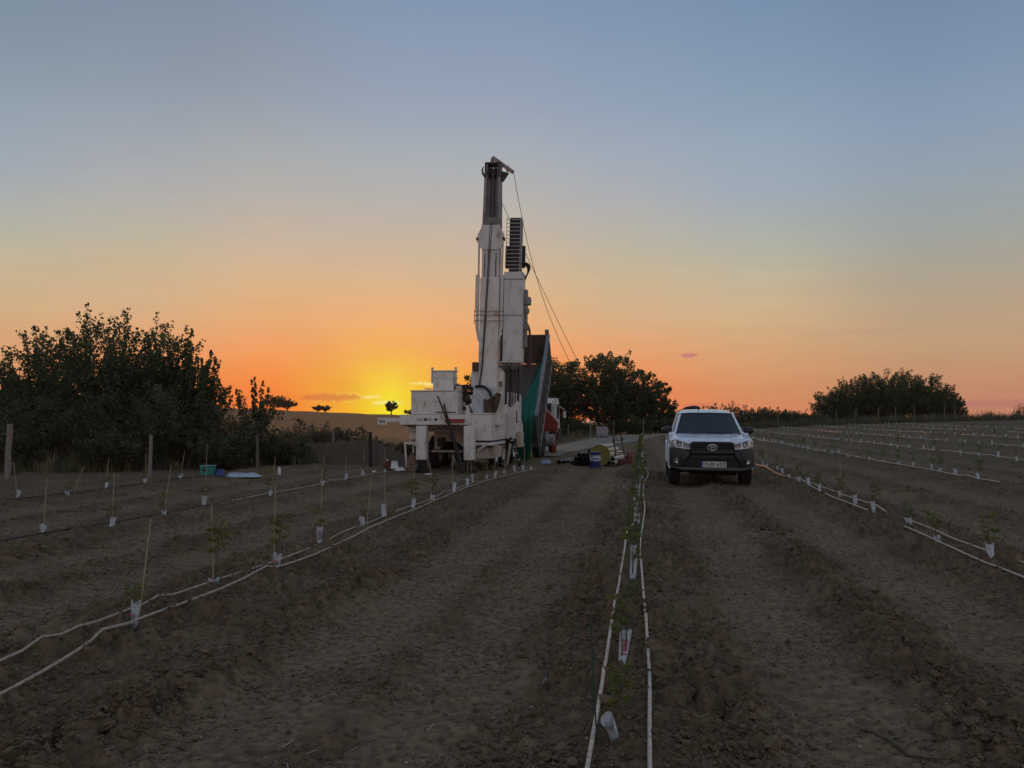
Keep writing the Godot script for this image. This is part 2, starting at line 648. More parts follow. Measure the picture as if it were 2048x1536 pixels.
func build_ground() -> void:
	var xs := axis(-430.0, 330.0, -4.3, 3.9, 0.03, 0.0135)
	var zs := axis(-560.0, 9.0, -8.5, -3.0, 0.026, 0.0135)
	var w := xs.size()
	var h := zs.size()
	var al := []
	for x in xs:
		al.append(alley(x))
	var v := PackedVector3Array()
	var c := PackedColorArray()
	v.resize(w * h)
	c.resize(w * h)
	var dust := Vector3(0.245, 0.174, 0.105)
	var clay := Vector3(0.172, 0.120, 0.071)
	var weed := Vector3(0.150, 0.132, 0.074)
	var dry := Vector3(0.22, 0.165, 0.092)
	var stubble := Vector3(0.46, 0.225, 0.095)
	var tan_ := Vector3(0.40, 0.30, 0.19)
	for j in h:
		var z := zs[j]
		var d := -z
		for i in w:
			var x := xs[i]
			var seen := d > -1.0 and x > -d * 0.95 - 4.0 and x < d * 0.68 + 4.0
			var fld := in_field(x, z)
			var y := ground(x, z)
			var k: float = al[i][2] * fld
			var n1 := 0.0
			var n2 := 0.0
			if seen:
				y += detail(x, z, al[i], fld)
				n1 = n_low.get_noise_2d(x * 1.3 + 300.0, z * 1.3)
				n2 = n_mid.get_noise_2d(x * 0.8, z * 0.8 + 60.0)
			var col := clay.lerp(dust, clampf(k * 0.75 + 0.22 + n1 * 0.9 + n2 * 0.55, 0.0, 1.0))
			var far := sstep(9.0, 40.0, d) * clampf(0.55 + n1 * 1.2 - k * 0.35, 0.0, 1.0) * sstep(-2.0, 3.0, x)
			col = col.lerp(weed, far * 0.8)
			if fld < 1.0:
				var out_ := dry.lerp(stubble, sstep(70.0, 150.0, d) * sstep(-8.0, -20.0, x))
				out_ = out_.lerp(weed, clampf(0.3 + n1 * 1.3, 0.0, 0.8) * (1.0 - sstep(90.0, 160.0, d)))
				# bare trodden soil round the rig
				var pad := 1.0 - sstep(4.0, 7.5, Vector2((x + 3.6) * 0.9, (d - 29.0) * 0.55).length())
				out_ = out_.lerp(dust * 0.9, pad)
				col = col.lerp(out_, 1.0 - fld)
			var heap := Vector2((x + 0.78 + (d - 18.0) * 0.05) / 0.62, (d - 18.4) / 2.6).length() + n1 * 0.55 + n_fine.get_noise_2d(x * 0.6, z * 0.6) * 0.5
			col = col.lerp(tan_, (1.0 - sstep(0.5, 1.05, heap)) * 0.6)
			if d > 33.0 and d < 170.0:
				var rr := absf(x - road_x(d)) - road_half(d)
				if rr < 0.7:
					y = lerpf(y, ground(x, z) - 0.06, 1.0 - sstep(0.0, 0.7, rr))
			if d > 0.0 and d < 14.0 and seen:
				col *= 1.0 + 0.2 * n_fine.get_noise_2d(x * 0.55 + 70.0, z * 0.55) + 0.2 * n_fine.get_noise_2d(x * 1.6, z * 1.6 + 33.0)
			v[j * w + i] = Vector3(x, y, z)
			c[j * w + i] = Color(col.x, col.y, col.z)
	var ix := PackedInt32Array()
	ix.resize((w - 1) * (h - 1) * 6)
	var q := 0
	for j in h - 1:
		for i in w - 1:
			var a := j * w + i
			ix[q] = a; ix[q + 1] = a + 1; ix[q + 2] = a + w
			ix[q + 3] = a + 1; ix[q + 4] = a + w + 1; ix[q + 5] = a + w
			q += 6
	var n := PackedVector3Array()
	n.resize(w * h)
	for j in h:
		var j0 := maxi(j - 1, 0)
		var j1 := mini(j + 1, h - 1)
		for i in w:
			var i0 := maxi(i - 1, 0)
			var i1 := mini(i + 1, w - 1)
			var du := v[j * w + i1] - v[j * w + i0]
			var dv := v[j1 * w + i] - v[j0 * w + i]
			n[j * w + i] = dv.cross(du).normalized()
	var arr := []
	arr.resize(Mesh.ARRAY_MAX)
	arr[Mesh.ARRAY_VERTEX] = v
	arr[Mesh.ARRAY_NORMAL] = n
	arr[Mesh.ARRAY_COLOR] = c
	arr[Mesh.ARRAY_INDEX] = ix
	var m := ArrayMesh.new()
	m.add_surface_from_arrays(Mesh.PRIMITIVE_TRIANGLES, arr)
	struct("field_ground", m, M.soil)

	# the dirt road that runs past the field
	var mb := MB.new()
	var rows := []
	for k in 150:
		var d := 35.0 + 130.0 * pow(k / 149.0, 1.4)
		var r := []
		for s in 9:
			var t := s / 4.0 - 1.0
			var x := road_x(d) + road_half(d) * t * (1.0 + 0.16 * n_low.get_noise_2d(d * 2.0, t * 9.0))
			var y := ground(x, -d) + 0.012 - 0.05 * smoothstep(0.6, 1.0, absf(t)) - 0.025 * exp(-pow((absf(t) - 0.45) / 0.16, 2.0))
			r.append(Vector3(x, y + 0.02 * n_mid.get_noise_2d(x, d), -d))
		rows.append(r)
	mb.sheet(rows, Vector3.UP)
	struct("dirt_road", mb.mesh(), M.road)


func clod_mesh(seed_: int, flat: float) -> ArrayMesh:
	# a broken lump of earth with flat facets
	var f := FastNoiseLite.new()
	f.seed = seed_
	f.noise_type = FastNoiseLite.TYPE_CELLULAR
	f.frequency = 0.9
	var mb := MB.new()
	var seg := 10
	var rows := []
	for j in 7:
		var ph := PI * j / 6.0
		var row := []
		for s in seg:
			var th := TAU * s / seg
			var o := Vector3(sin(ph) * cos(th), cos(ph), sin(ph) * sin(th))
			var r := 0.74 + 0.55 * f.get_noise_3dv(o * 1.5) + 0.34 * f.get_noise_3dv(o * 3.4 + Vector3(9, 0, 0))
			row.append(o * r * Vector3(1, flat, 0.85))
		rows.append(row)
	for j in 6:
		for s in seg:
			var s2 := (s + 1) % seg
			var ctr: Vector3 = rows[j][s] + rows[j + 1][s2]
			if j > 0:
				mb.face([rows[j][s], rows[j][s2], rows[j + 1][s2]], ctr)
			if j < 5:
				mb.face([rows[j][s], rows[j + 1][s2], rows[j + 1][s]], ctr)
	return mb.mesh()


func build_clods() -> void:
	rng.seed = 77
	var kinds := 6
	var xf := []
	var cl := []
	for k in kinds:
		xf.append([])
		cl.append([])
	var made := 0
	while made < 105000:
		var d := 2.9 + 22.0 * pow(rng.randf(), 1.55)
		var x := rnd(-d * 0.86 - 0.6, d * 0.52 + 0.6)
		var z := -d
		var fld := in_field(x, z)
		if fld < 0.3:
			continue
		var al := alley(x)
		var keep: float = (0.04 + 0.75 * pow(al[1], 1.7) + 0.8 * al[3]) * clampf(0.5 + 1.5 * n_low.get_noise_2d(x * 2.6, z * 2.6 + 40.0), 0.06, 1.0)
		if rng.randf() > keep:
			continue
		var s := 0.007 + 0.050 * pow(rng.randf(), 3.0)
		if rng.randf() < 0.02 * al[1] + 0.07 * al[3]:
			s *= rnd(1.6, 2.6)
		var k := rng.randi() % kinds
		var b := Basis.from_euler(Vector3(rnd(-0.5, 0.5), rnd(0, TAU), rnd(-0.5, 0.5))) * Basis.from_scale(Vector3(s * rnd(0.7, 1.3), s * rnd(0.5, 0.95), s * rnd(0.7, 1.2)))
		xf[k].append(Transform3D(b, Vector3(x, gh(x, z) + s * 0.18, z)))
		var t := rnd(0.85, 1.25)
		cl[k].append(Color(0.195 * t, 0.140 * t, 0.088 * t))
		made += 1
	# crumbs and grit, down to the size of a fingernail
	var crumb := MB.new()
	var q := [Vector3(1, 0, 0.2), Vector3(-0.9, 0.1, 0), Vector3(0.1, 0.7, 0), Vector3(0, -0.7, 0.1), Vector3(0.1, 0.15, 0.9), Vector3(-0.1, 0, -1)]
	for a in [[0, 2, 4], [4, 2, 1], [1, 2, 5], [5, 2, 0], [0, 3, 4], [4, 3, 1], [1, 3, 5], [5, 3, 0]]:
		crumb.face([q[a[0]], q[a[1]], q[a[2]]], q[a[0]] + q[a[1]] + q[a[2]])
	var gx := []
	var gc := []
	while gx.size() < 70000:
		var d := 2.8 + 16.0 * pow(rng.randf(), 1.8)
		var x := rnd(-d * 0.86 - 0.6, d * 0.52 + 0.6)
		var pat := n_low.get_noise_2d(x * 2.0 + 7.0, d * 2.0)
		if rng.randf() > 0.45 + 1.3 * pat:
			continue
		var s := 0.003 + 0.010 * pow(rng.randf(), 2.2)
		gx.append(Transform3D(Basis.from_euler(Vector3(rnd(-0.6, 0.6), rnd(0, TAU), rnd(-0.6, 0.6))) * Basis.from_scale(Vector3(s * rnd(0.7, 1.4), s * rnd(0.5, 0.9), s)), Vector3(x, gh(x, -d) + s * 0.3, -d)))
		var t := rnd(0.75, 1.35)
		if rng.randf() < 0.012:
			gc.append(Color(0.42, 0.38, 0.31))
		else:
			gc.append(Color(0.205 * t, 0.148 * t, 0.092 * t))
	var go := scatter("soil_crumbs", crumb.mesh(), M.clod, gx, gc)
	tag(go, "crumbs and grit of earth covering the near soil", "crumbs")
	var o := thing("soil_clods", "loose broken clods of dark earth strewn over the near field", "clods")
	o.set_meta("kind", "stuff")
	for k in kinds:
		scatter("clods", clod_mesh(100 + k, rnd(0.6, 0.85)), M.clod, xf[k], cl[k], o)


# ---------------------------------------------------------------- vegetation
func leaves(mb: MB, at: Vector3, ax: Vector3, rad: float, length: float, count: int, size: float, tone: Vector3) -> void:
	# leaf-sized rhombs round a twig that points along ax
	var side := ax.cross(Vector3(0.3, 0.5, 0.8)).normalized()
	var up := side.cross(ax)
	for k in count:
		var t := rng.randf()
		var r := rad * sqrt(rng.randf()) * (1.15 - 0.75 * t)
		var a := rng.randf() * TAU
		var p := at + ax * (t * length) + (side * cos(a) + up * sin(a)) * r
		var d := Vector3(rng.randf() - 0.5, rng.randf() - 0.35, rng.randf() - 0.5).normalized()
		var s := d.cross(Vector3(rng.randf() - 0.5, rng.randf() - 0.5, rng.randf() - 0.5)).normalized()
		var l := size * (0.6 + 0.7 * rng.randf())
		var nn := d.cross(s)
		var over := nn.y < 0.0
		if over:
			nn = -nn
		var b := mb.v.size()
		var w := s * l * 0.36
		mb.v.append(p - d * l * 0.5)
		mb.v.append(p + w)
		mb.v.append(p + d * l * 0.5)
		mb.v.append(p - w)
		var f := 0.65 + 0.7 * rng.randf()
		var cc := Color(tone.x * f, tone.y * f, tone.z * f)
		for q in 4:
			mb.n.append(nn)
			mb.c.append(cc)
			mb.u.append(Vector2.ZERO)
		var i1 := b + 3 if over else b + 1
		var i3 := b + 1 if over else b + 3
		mb.ix.append(b); mb.ix.append(i1); mb.ix.append(b + 2)
		mb.ix.append(b); mb.ix.append(b + 2); mb.ix.append(i3)


func curve3(a: Vector3, b: Vector3, c: Vector3, k: int) -> Array:
	var r := []
	for i in k + 1:
		var t := float(i) / k
		r.append(a.lerp(b, t).lerp(b.lerp(c, t), t))
	return r


# p: H height, R crown radius, base height of the lowest leaves, n clusters, per leaves each, leaf size, up 0-1 upward habit,
# stems, dens clump radius factor, tone
func grow(o: Node3D, p: Dictionary, trunk_mat: Material, called_wood := "trunk", called_leaf := "crown") -> void:
	var H: float = p.H
	var R: float = p.R
	var base: float = p.base
	var up: float = p.get("up", 0.5)
	var cl: float = p.get("clump", 0.2)
	var tone: Vector3 = p.get("tone", Vector3(0.045, 0.058, 0.024))
	var flat: float = p.get("depth", 1.0)
	var wob := FastNoiseLite.new()
	wob.seed = p.get("seed", 1)
	wob.frequency = p.get("lump", 1.1)
	rng.seed = p.get("seed", 1)
	var wood := MB.new()
	wood.col = Color(0.05, 0.042, 0.034)
	var leaf := MB.new()
	var stems: int = p.get("stems", 1)
	var tops := []
	for s in stems:
		var a := TAU * s / stems + 0.7
		var foot := Vector3(cos(a), 0, sin(a) * flat) * (0.0 if stems == 1 else R * 0.22)
		var tip := foot * (1.0 if stems == 1 else 2.0) + Vector3(rnd(-0.1, 0.1) * R, base + (H - base) * 0.72, rnd(-0.1, 0.1) * R)
		var pts := curve3(foot - Vector3(0, 0.25, 0), foot.lerp(tip, 0.5) + Vector3(rnd(-0.12, 0.12) * R, 0, rnd(-0.1, 0.1) * R), tip, 7)
		var r0: float = p.get("girth", H * 0.028)
		var rad := []
		for k in 8:
			rad.append(r0 * (1.25 if k == 0 else 1.0) * lerpf(1.0, 0.25, k / 7.0))
		wood.tube(pts, rad, 8)
		tops.append([foot, tip])
	for k in int(p.n):
		var q := Vector3(rng.randfn(0, 1), rng.randfn(0, 1), rng.randfn(0, 1)).normalized()
		var reach := pow(rng.randf(), 0.4)
		var env: float = 1.0 + p.get("ragged", 0.34) * wob.get_noise_3dv(q * 1.6) + 0.1 * wob.get_noise_3dv(q * 5.0)
		var mid := base + (H - base) * 0.46
		var hy := (H - mid) if q.y > 0.0 else (mid - base)
		var ctr := Vector3(q.x * R, q.y * hy, q.z * R * flat) * reach * env + Vector3(0, mid, 0)
		if ctr.y < base * 0.9:
			ctr.y = base * 0.9 + rnd(0, 0.2) * H
		var out_ := Vector3(q.x, 0.15, q.z).normalized()
		var ax := (out_ * (1.0 - up) + Vector3.UP * up + Vector3(rnd(-0.3, 0.3), rnd(-0.15, 0.3), rnd(-0.3, 0.3))).normalized()
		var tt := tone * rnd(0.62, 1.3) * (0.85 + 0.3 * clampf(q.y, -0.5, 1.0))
		var ln: float = R * cl * rnd(1.1, 2.3) * (1.0 + up)
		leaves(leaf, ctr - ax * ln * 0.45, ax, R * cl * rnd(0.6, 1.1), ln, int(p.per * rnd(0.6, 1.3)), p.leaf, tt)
		if k % 3 == 0:
			var st: Array = tops[k % tops.size()]
			var f := clampf((ctr.y - base * 0.5) / H, 0.12, 0.8) * rnd(0.55, 0.85)
			var from: Vector3 = (st[0] as Vector3).lerp(st[1], f)
			var r1: float = p.get("girth", H * 0.028) * 0.34
			wood.tube(curve3(from, from.lerp(ctr, 0.55) + Vector3(0, -0.04 * H, 0), ctr, 4), [r1, r1 * 0.8, r1 * 0.6, r1 * 0.4, r1 * 0.15], 5, false)
	# leafy shoots that fan out from low on the stems
	for k in int(p.get("shoots", 0)):
		var a := rnd(0, TAU)
		var el := rnd(0.25, 1.45)
		var q := Vector3(cos(a) * cos(el), sin(el), sin(a) * cos(el) * 0.8)
		var st: Array = tops[k % tops.size()]
		var from: Vector3 = (st[0] as Vector3) + Vector3(0, H * rnd(0.12, 0.3), 0)
		var tip := Vector3(q.x * R * 1.12, base + (H - base) * (0.30 + 0.72 * q.y), q.z * R * 1.1) * rnd(0.88, 1.08)
		var pts := curve3(from, from.lerp(tip, 0.5) + Vector3(q.x * R * 0.16, -0.02 * H, q.z * R * 0.12), tip, 9)
		var g0: float = p.get("girth", 0.05) * 0.34
		var rr := []
		for e in 10:
			rr.append(g0 * lerpf(1.0, 0.12, e / 9.0))
		wood.tube(pts, rr, 5, false)
		var tt2 := tone * rnd(0.75, 1.3)
		for e in range(3, 10):
			var tan_ := ((pts[mini(e + 1, 9)] as Vector3) - (pts[e - 1] as Vector3)).normalized()
			var w := R * 0.115 * (1.25 - 0.085 * e)
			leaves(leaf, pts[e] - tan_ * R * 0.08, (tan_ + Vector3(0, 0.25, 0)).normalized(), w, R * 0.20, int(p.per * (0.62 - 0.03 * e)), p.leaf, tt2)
	part(called_wood, wood, trunk_mat, o)
	var cr := part(called_leaf, leaf, M.leaf, o)
	cr.set_meta("kind", "stuff")


func tree(called: String, label: String, category: String, group: String, x: float, z: float, p: Dictionary) -> Node3D:
	var o := thing(called, label, category, Vector3(x, ground(x, z) - 0.02, z), 0.0, group)
	grow(o, p, M.bark, "trunk" if called.ends_with("tree") else "stems", "crown" if called.ends_with("tree") else "foliage")
	return o


func build_trees() -> void:
	var dark := Vector3(0.098, 0.122, 0.060)
	var oak := Vector3(0.098, 0.118, 0.058)
	var pop := Vector3(0.094, 0.122, 0.062)
	# the thicket on the left, behind the fence
	var g := "trees behind the fence on the left"
	tree("tree", "tallest dark leafy tree of the left thicket, crown spreading over the fence", "tree", g, -17.5, -25.4, {H = 4.85, R = 2.5, base = 1.1, n = 170, shoots = 46, per = 84, leaf = 0.095, up = 0.6, clump = 0.13, seed = 3, lump = 1.5, tone = dark, stems = 3, girth = 0.1})
	tree("tree", "leafy tree of the left thicket just right of its tallest tree", "tree", g, -15.5, -25.6, {H = 4.2, R = 1.5, base = 0.9, n = 105, shoots = 30, per = 84, leaf = 0.095, up = 0.72, clump = 0.16, seed = 5, lump = 1.6, tone = dark, stems = 2, girth = 0.08})
	tree("tree", "tree with upright feathery shoots at the right side of the left thicket", "tree", g, -14.25, -25.2, {H = 3.5, R = 1.05, base = 0.8, n = 60, shoots = 24, per = 80, leaf = 0.09, up = 0.86, clump = 0.17, seed = 8, lump = 1.8, tone = dark, stems = 3, girth = 0.06})
	tree("tree", "dark leafy tree left of the tallest tree, behind the white fence post", "tree", g, -20.4, -25.6, {H = 4.25, R = 1.9, base = 0.9, n = 120, shoots = 34, per = 80, leaf = 0.095, up = 0.58, clump = 0.15, seed = 9, lump = 1.6, tone = dark, stems = 2, girth = 0.09})
	tree("tree", "dark tree cut off by the left edge of the view", "tree", g, -22.9, -26.2, {H = 3.75, R = 1.6, base = 0.5, n = 110, per = 66, leaf = 0.12, up = 0.5, clump = 0.19, seed = 12, tone = dark, stems = 2, girth = 0.08})
	tree("tree", "small sparse tree at the right end of the left thicket", "tree", g, -12.75, -26.0, {H = 2.75, R = 0.85, base = 0.6, n = 16, shoots = 14, per = 46, leaf = 0.09, up = 0.75, clump = 0.22, seed = 14, lump = 2.0, tone = dark, stems = 3, girth = 0.035})
	# undergrowth in front of it
	var ug := "dark bushes along the left fence"
	var spots := [[-21.6, -23.4, 2.3, 1.7], [-19.6, -23.6, 2.5, 1.6], [-17.9, -23.4, 2.4, 1.5], [-16.3, -23.8, 2.6, 1.5], [-14.6, -23.9, 2.4, 1.4], [-13.2, -24.8, 1.9, 1.3], [-18.6, -21.8, 1.2, 1.0], [-15.3, -22.4, 1.1, 1.0], [-12.6, -23.4, 1.1, 0.9], [-12.1, -26.4, 0.95, 1.0]]
	var said := ["leftmost dark bush under the thicket at the fence", "dark bush right of the white fence post", "dark bush under the tallest tree of the thicket", "dark bush between the two tallest trees of the thicket", "dark bush behind the slim fence post", "dark bush behind the green crate", "low bramble bush in front of the tall left bushes", "low bramble bush left of the slim fence post", "low bramble bush behind the green crate and plastic sheet", "dark bush at the right end of the left thicket"]
	for k in spots.size():
		var s: Array = spots[k]
		tree("bush", said[k], "bush", ug, s[0], s[1], {H = s[2], R = s[3], base = 0.1, n = 150, per = 80, leaf = 0.065, up = 0.3, clump = 0.2, seed = 30 + k, tone = Vector3(0.110, 0.110, 0.066), stems = 4, girth = 0.03})
	# bushes and scrub in the hollow between the thicket and the rig
	var hollow := [[-20.1, -44.0, 1.55, 1.4, "round dark bush in the hollow, right of the left thicket"], [-18.4, -44.0, 2.0, 1.6, "tallest dark bush in the hollow behind the earth mound"], [-16.9, -46.0, 1.8, 1.4, "dark bush in the hollow just right of the tallest one"], [-21.8, -43.0, 1.0, 1.2, "low bush in the hollow beside the left thicket"], [-15.2, -45.0, 1.1, 1.0, "low scrub bush in the hollow above the pale post on the mound"], [-13.6, -44.0, 0.75, 0.9, "small scrub bush in the hollow above the leaning posts"], [-15.6, -37.5, 0.7, 0.9, "small dry bush at the left foot of the earth mound"], [-9.9, -36.0, 0.75, 0.8, "small scrub bush close behind the white rig, by the leaning posts"], [-27.0, -68.0, 1.9, 2.2, "far bush low on the stubble hill"]]
	for k in hollow.size():
		var s: Array = hollow[k]
		tree("bush", s[4], "bush", "bushes in the hollow left of the rig", s[0], s[1], {H = s[2], R = s[3], base = 0.05, n = 100, per = 60, leaf = 0.12, up = 0.3, clump = 0.22, seed = 50 + k, tone = Vector3(0.14, 0.122, 0.068), stems = 3, girth = 0.03})
	# the evergreen oaks across the road
	var og := "oaks beyond the dirt road"
	tree("oak_tree", "big round dark oak behind the pallet of sacks", "tree", og, -3.6, -90.0, {H = 8.8, R = 3.9, ragged = 0.24, base = 0.9, n = 420, per = 70, leaf = 0.21, up = 0.25, clump = 0.135, seed = 61, tone = oak, stems = 3, girth = 0.22})
	tree("oak_tree", "dark oak just right of the raised tipper bed", "tree", og, -8.7, -89.0, {H = 8.7, R = 3.4, ragged = 0.26, base = 0.8, n = 360, per = 70, leaf = 0.21, up = 0.25, clump = 0.17, seed = 62, lump = 1.5, tone = oak, stems = 2, girth = 0.2})
	tree("oak_tree", "oak with drooping right crown left of the pickup", "tree", og, 0.4, -91.0, {H = 6.5, R = 2.4, base = 0.5, n = 250, per = 64, leaf = 0.21, up = 0.2, clump = 0.15, seed = 63, lump = 1.4, tone = oak, stems = 2, girth = 0.18})
	tree("oak_tree", "small oak beside the pickup's left door mirror", "tree", og, 2.8, -94.0, {H = 3.6, R = 1.6, base = 0.3, n = 90, per = 46, leaf = 0.24, up = 0.3, clump = 0.22, seed = 64, tone = oak, stems = 2, girth = 0.1})
	tree("oak_tree", "oak whose crown shows left of the drilling mast", "tree", og, -13.2, -66.0, {H = 5.9, R = 2.6, base = 1.1, n = 120, per = 60, leaf = 0.22, up = 0.25, clump = 0.18, seed = 65, tone = oak, girth = 0.16})
	tree("oak_tree", "dark oak mostly hidden behind the tipper lorry", "tree", og, -10.8, -78.0, {H = 6.6, R = 2.6, base = 0.6, n = 110, per = 56, leaf = 0.28, up = 0.25, clump = 0.19, seed = 66, tone = oak, girth = 0.16})
	var fg := "low bushes at the foot of the oaks"
	var foot := [[-9.4, -84.0, 1.7, 2.2, "low bush at the foot of the oaks beside the tipper cab"], [-6.2, -85.0, 1.6, 2.4, "low bush behind the pallet of sacks"], [-0.6, -89.0, 1.9, 2.6, "low dark bush under the big round oak, right side"], [2.4, -91.0, 1.4, 1.9, "low bush behind the far end of the central row"]]
	for k in foot.size():
		var s: Array = foot[k]
		tree("bush", s[4], "bush", fg, s[0], s[1], {H = s[2], R = s[3], base = 0.0, n = 110, per = 52, leaf = 0.2, up = 0.25, clump = 0.2, seed = 70 + k, tone = oak * 0.9, stems = 3, girth = 0.04})
	# the copse on the right skyline
	var cg := "trees of the copse on the right skyline"
	var copse := [[24.5, -112.0, 4.9, 2.9, "leftmost low tree of the skyline copse"], [26.9, -113.0, 6.0, 3.1, "second tree from the left in the skyline copse"], [28.9, -114.0, 6.7, 3.1, "third tree from the left in the skyline copse"], [31.2, -112.0, 7.0, 3.2, "tallest, middle tree of the skyline copse"], [33.4, -113.0, 6.9, 3.2, "tall tree right of the middle of the skyline copse"], [35.7, -112.0, 6.2, 3.0, "second tree from the right in the skyline copse"], [37.7, -111.0, 4.0, 2.3, "rightmost low tree of the skyline copse"]]
	for k in copse.size():
		var s: Array = copse[k]
		tree("tree", s[4], "tree", cg, s[0], s[1], {H = s[2], R = s[3], base = 0.25, n = 260, per = 60, leaf = 0.18, up = 0.5, clump = 0.15, seed = 80 + k, lump = 1.0, ragged = 0.16, tone = pop, stems = 2, girth = 0.12})
	# hedge and weeds on the right, behind the pickup
	var hg := "hedge bushes beyond the right-hand rows"
	var hedge := [[8.0, -100.0, 2.1, 2.6], [11.0, -101.0, 2.2, 2.6], [13.8, -103.0, 2.0, 2.4], [16.6, -104.0, 1.7, 2.2], [19.2, -106.0, 1.5, 2.0], [21.6, -108.0, 1.3, 1.8]]
	for k in hedge.size():
		var s: Array = hedge[k]
		tree("bush", "%s hedge bush from the pickup along the right skyline" % ordinal(k), "bush", hg, s[0], s[1], {H = s[2] * 1.25, R = s[3], base = 0.0, n = 90, per = 46, leaf = 0.2, up = 0.4, clump = 0.2, seed = 90 + k, tone = Vector3(0.10, 0.106, 0.056), stems = 3, girth = 0.04})
	tree("bush", "sparse twiggy bush at the far right of the skyline", "bush", "", 43.6, -104.0, {H = 1.9, R = 1.0, base = 0.2, n = 26, per = 16, leaf = 0.16, up = 0.7, clump = 0.25, seed = 99, tone = Vector3(0.06, 0.045, 0.03), stems = 5, girth = 0.03})
	# lone oaks on the far stubble hill
	var lone := [[-163.0, -350.0, 6.2, 6.2, "flat-topped oak on the hill beside the left thicket"], [-157.5, -352.0, 4.8, 4.0, "smaller oak touching the flat-topped oak on the hill"], [-142.6, -350.0, 2.9, 2.1, "left one of the two small hilltop trees"], [-138.9, -350.0, 2.8, 2.1, "right one of the two small hilltop trees"], [-108.6, -350.0, 5.6, 2.7, "lone round tree against the setting sun"], [-98.0, -352.0, 2.6, 4.6, "low trees on the hill against the rig's white cabinet"]]
	for k in lone.size():
		var s: Array = lone[k]
		tree("oak_tree", s[4], "tree", "lone oaks on the far hill", s[0], s[1], {H = s[2], R = s[3], base = s[2] * 0.3, n = 70, per = 34, leaf = 0.55, up = 0.1, clump = 0.2, seed = 110 + k, tone = Vector3(0.08, 0.07, 0.045), girth = 0.3})


func blade_tuft(n_blades: int, h: float, spread: float, lean: float, w: float) -> ArrayMesh:
	var mb := MB.new()
	for k in n_blades:
		var a := rnd(0, TAU)
		var o := Vector3(cos(a), 0, sin(a))
		var b := o * rnd(0, spread)
		var side := Vector3(-o.z, 0, o.x) * w
		var hh := h * rnd(0.5, 1.1)
		var m := b + o * lean * hh * 0.3 + Vector3(0, hh * 0.6, 0)
		var tip := b + o * lean * hh * rnd(0.5, 1.2) + Vector3(0, hh, 0)
		mb.face([b - side, b + side, m + side * 0.7, m - side * 0.7], o)
		mb.face([m - side * 0.7, m + side * 0.7, tip], o)
	return mb.mesh()


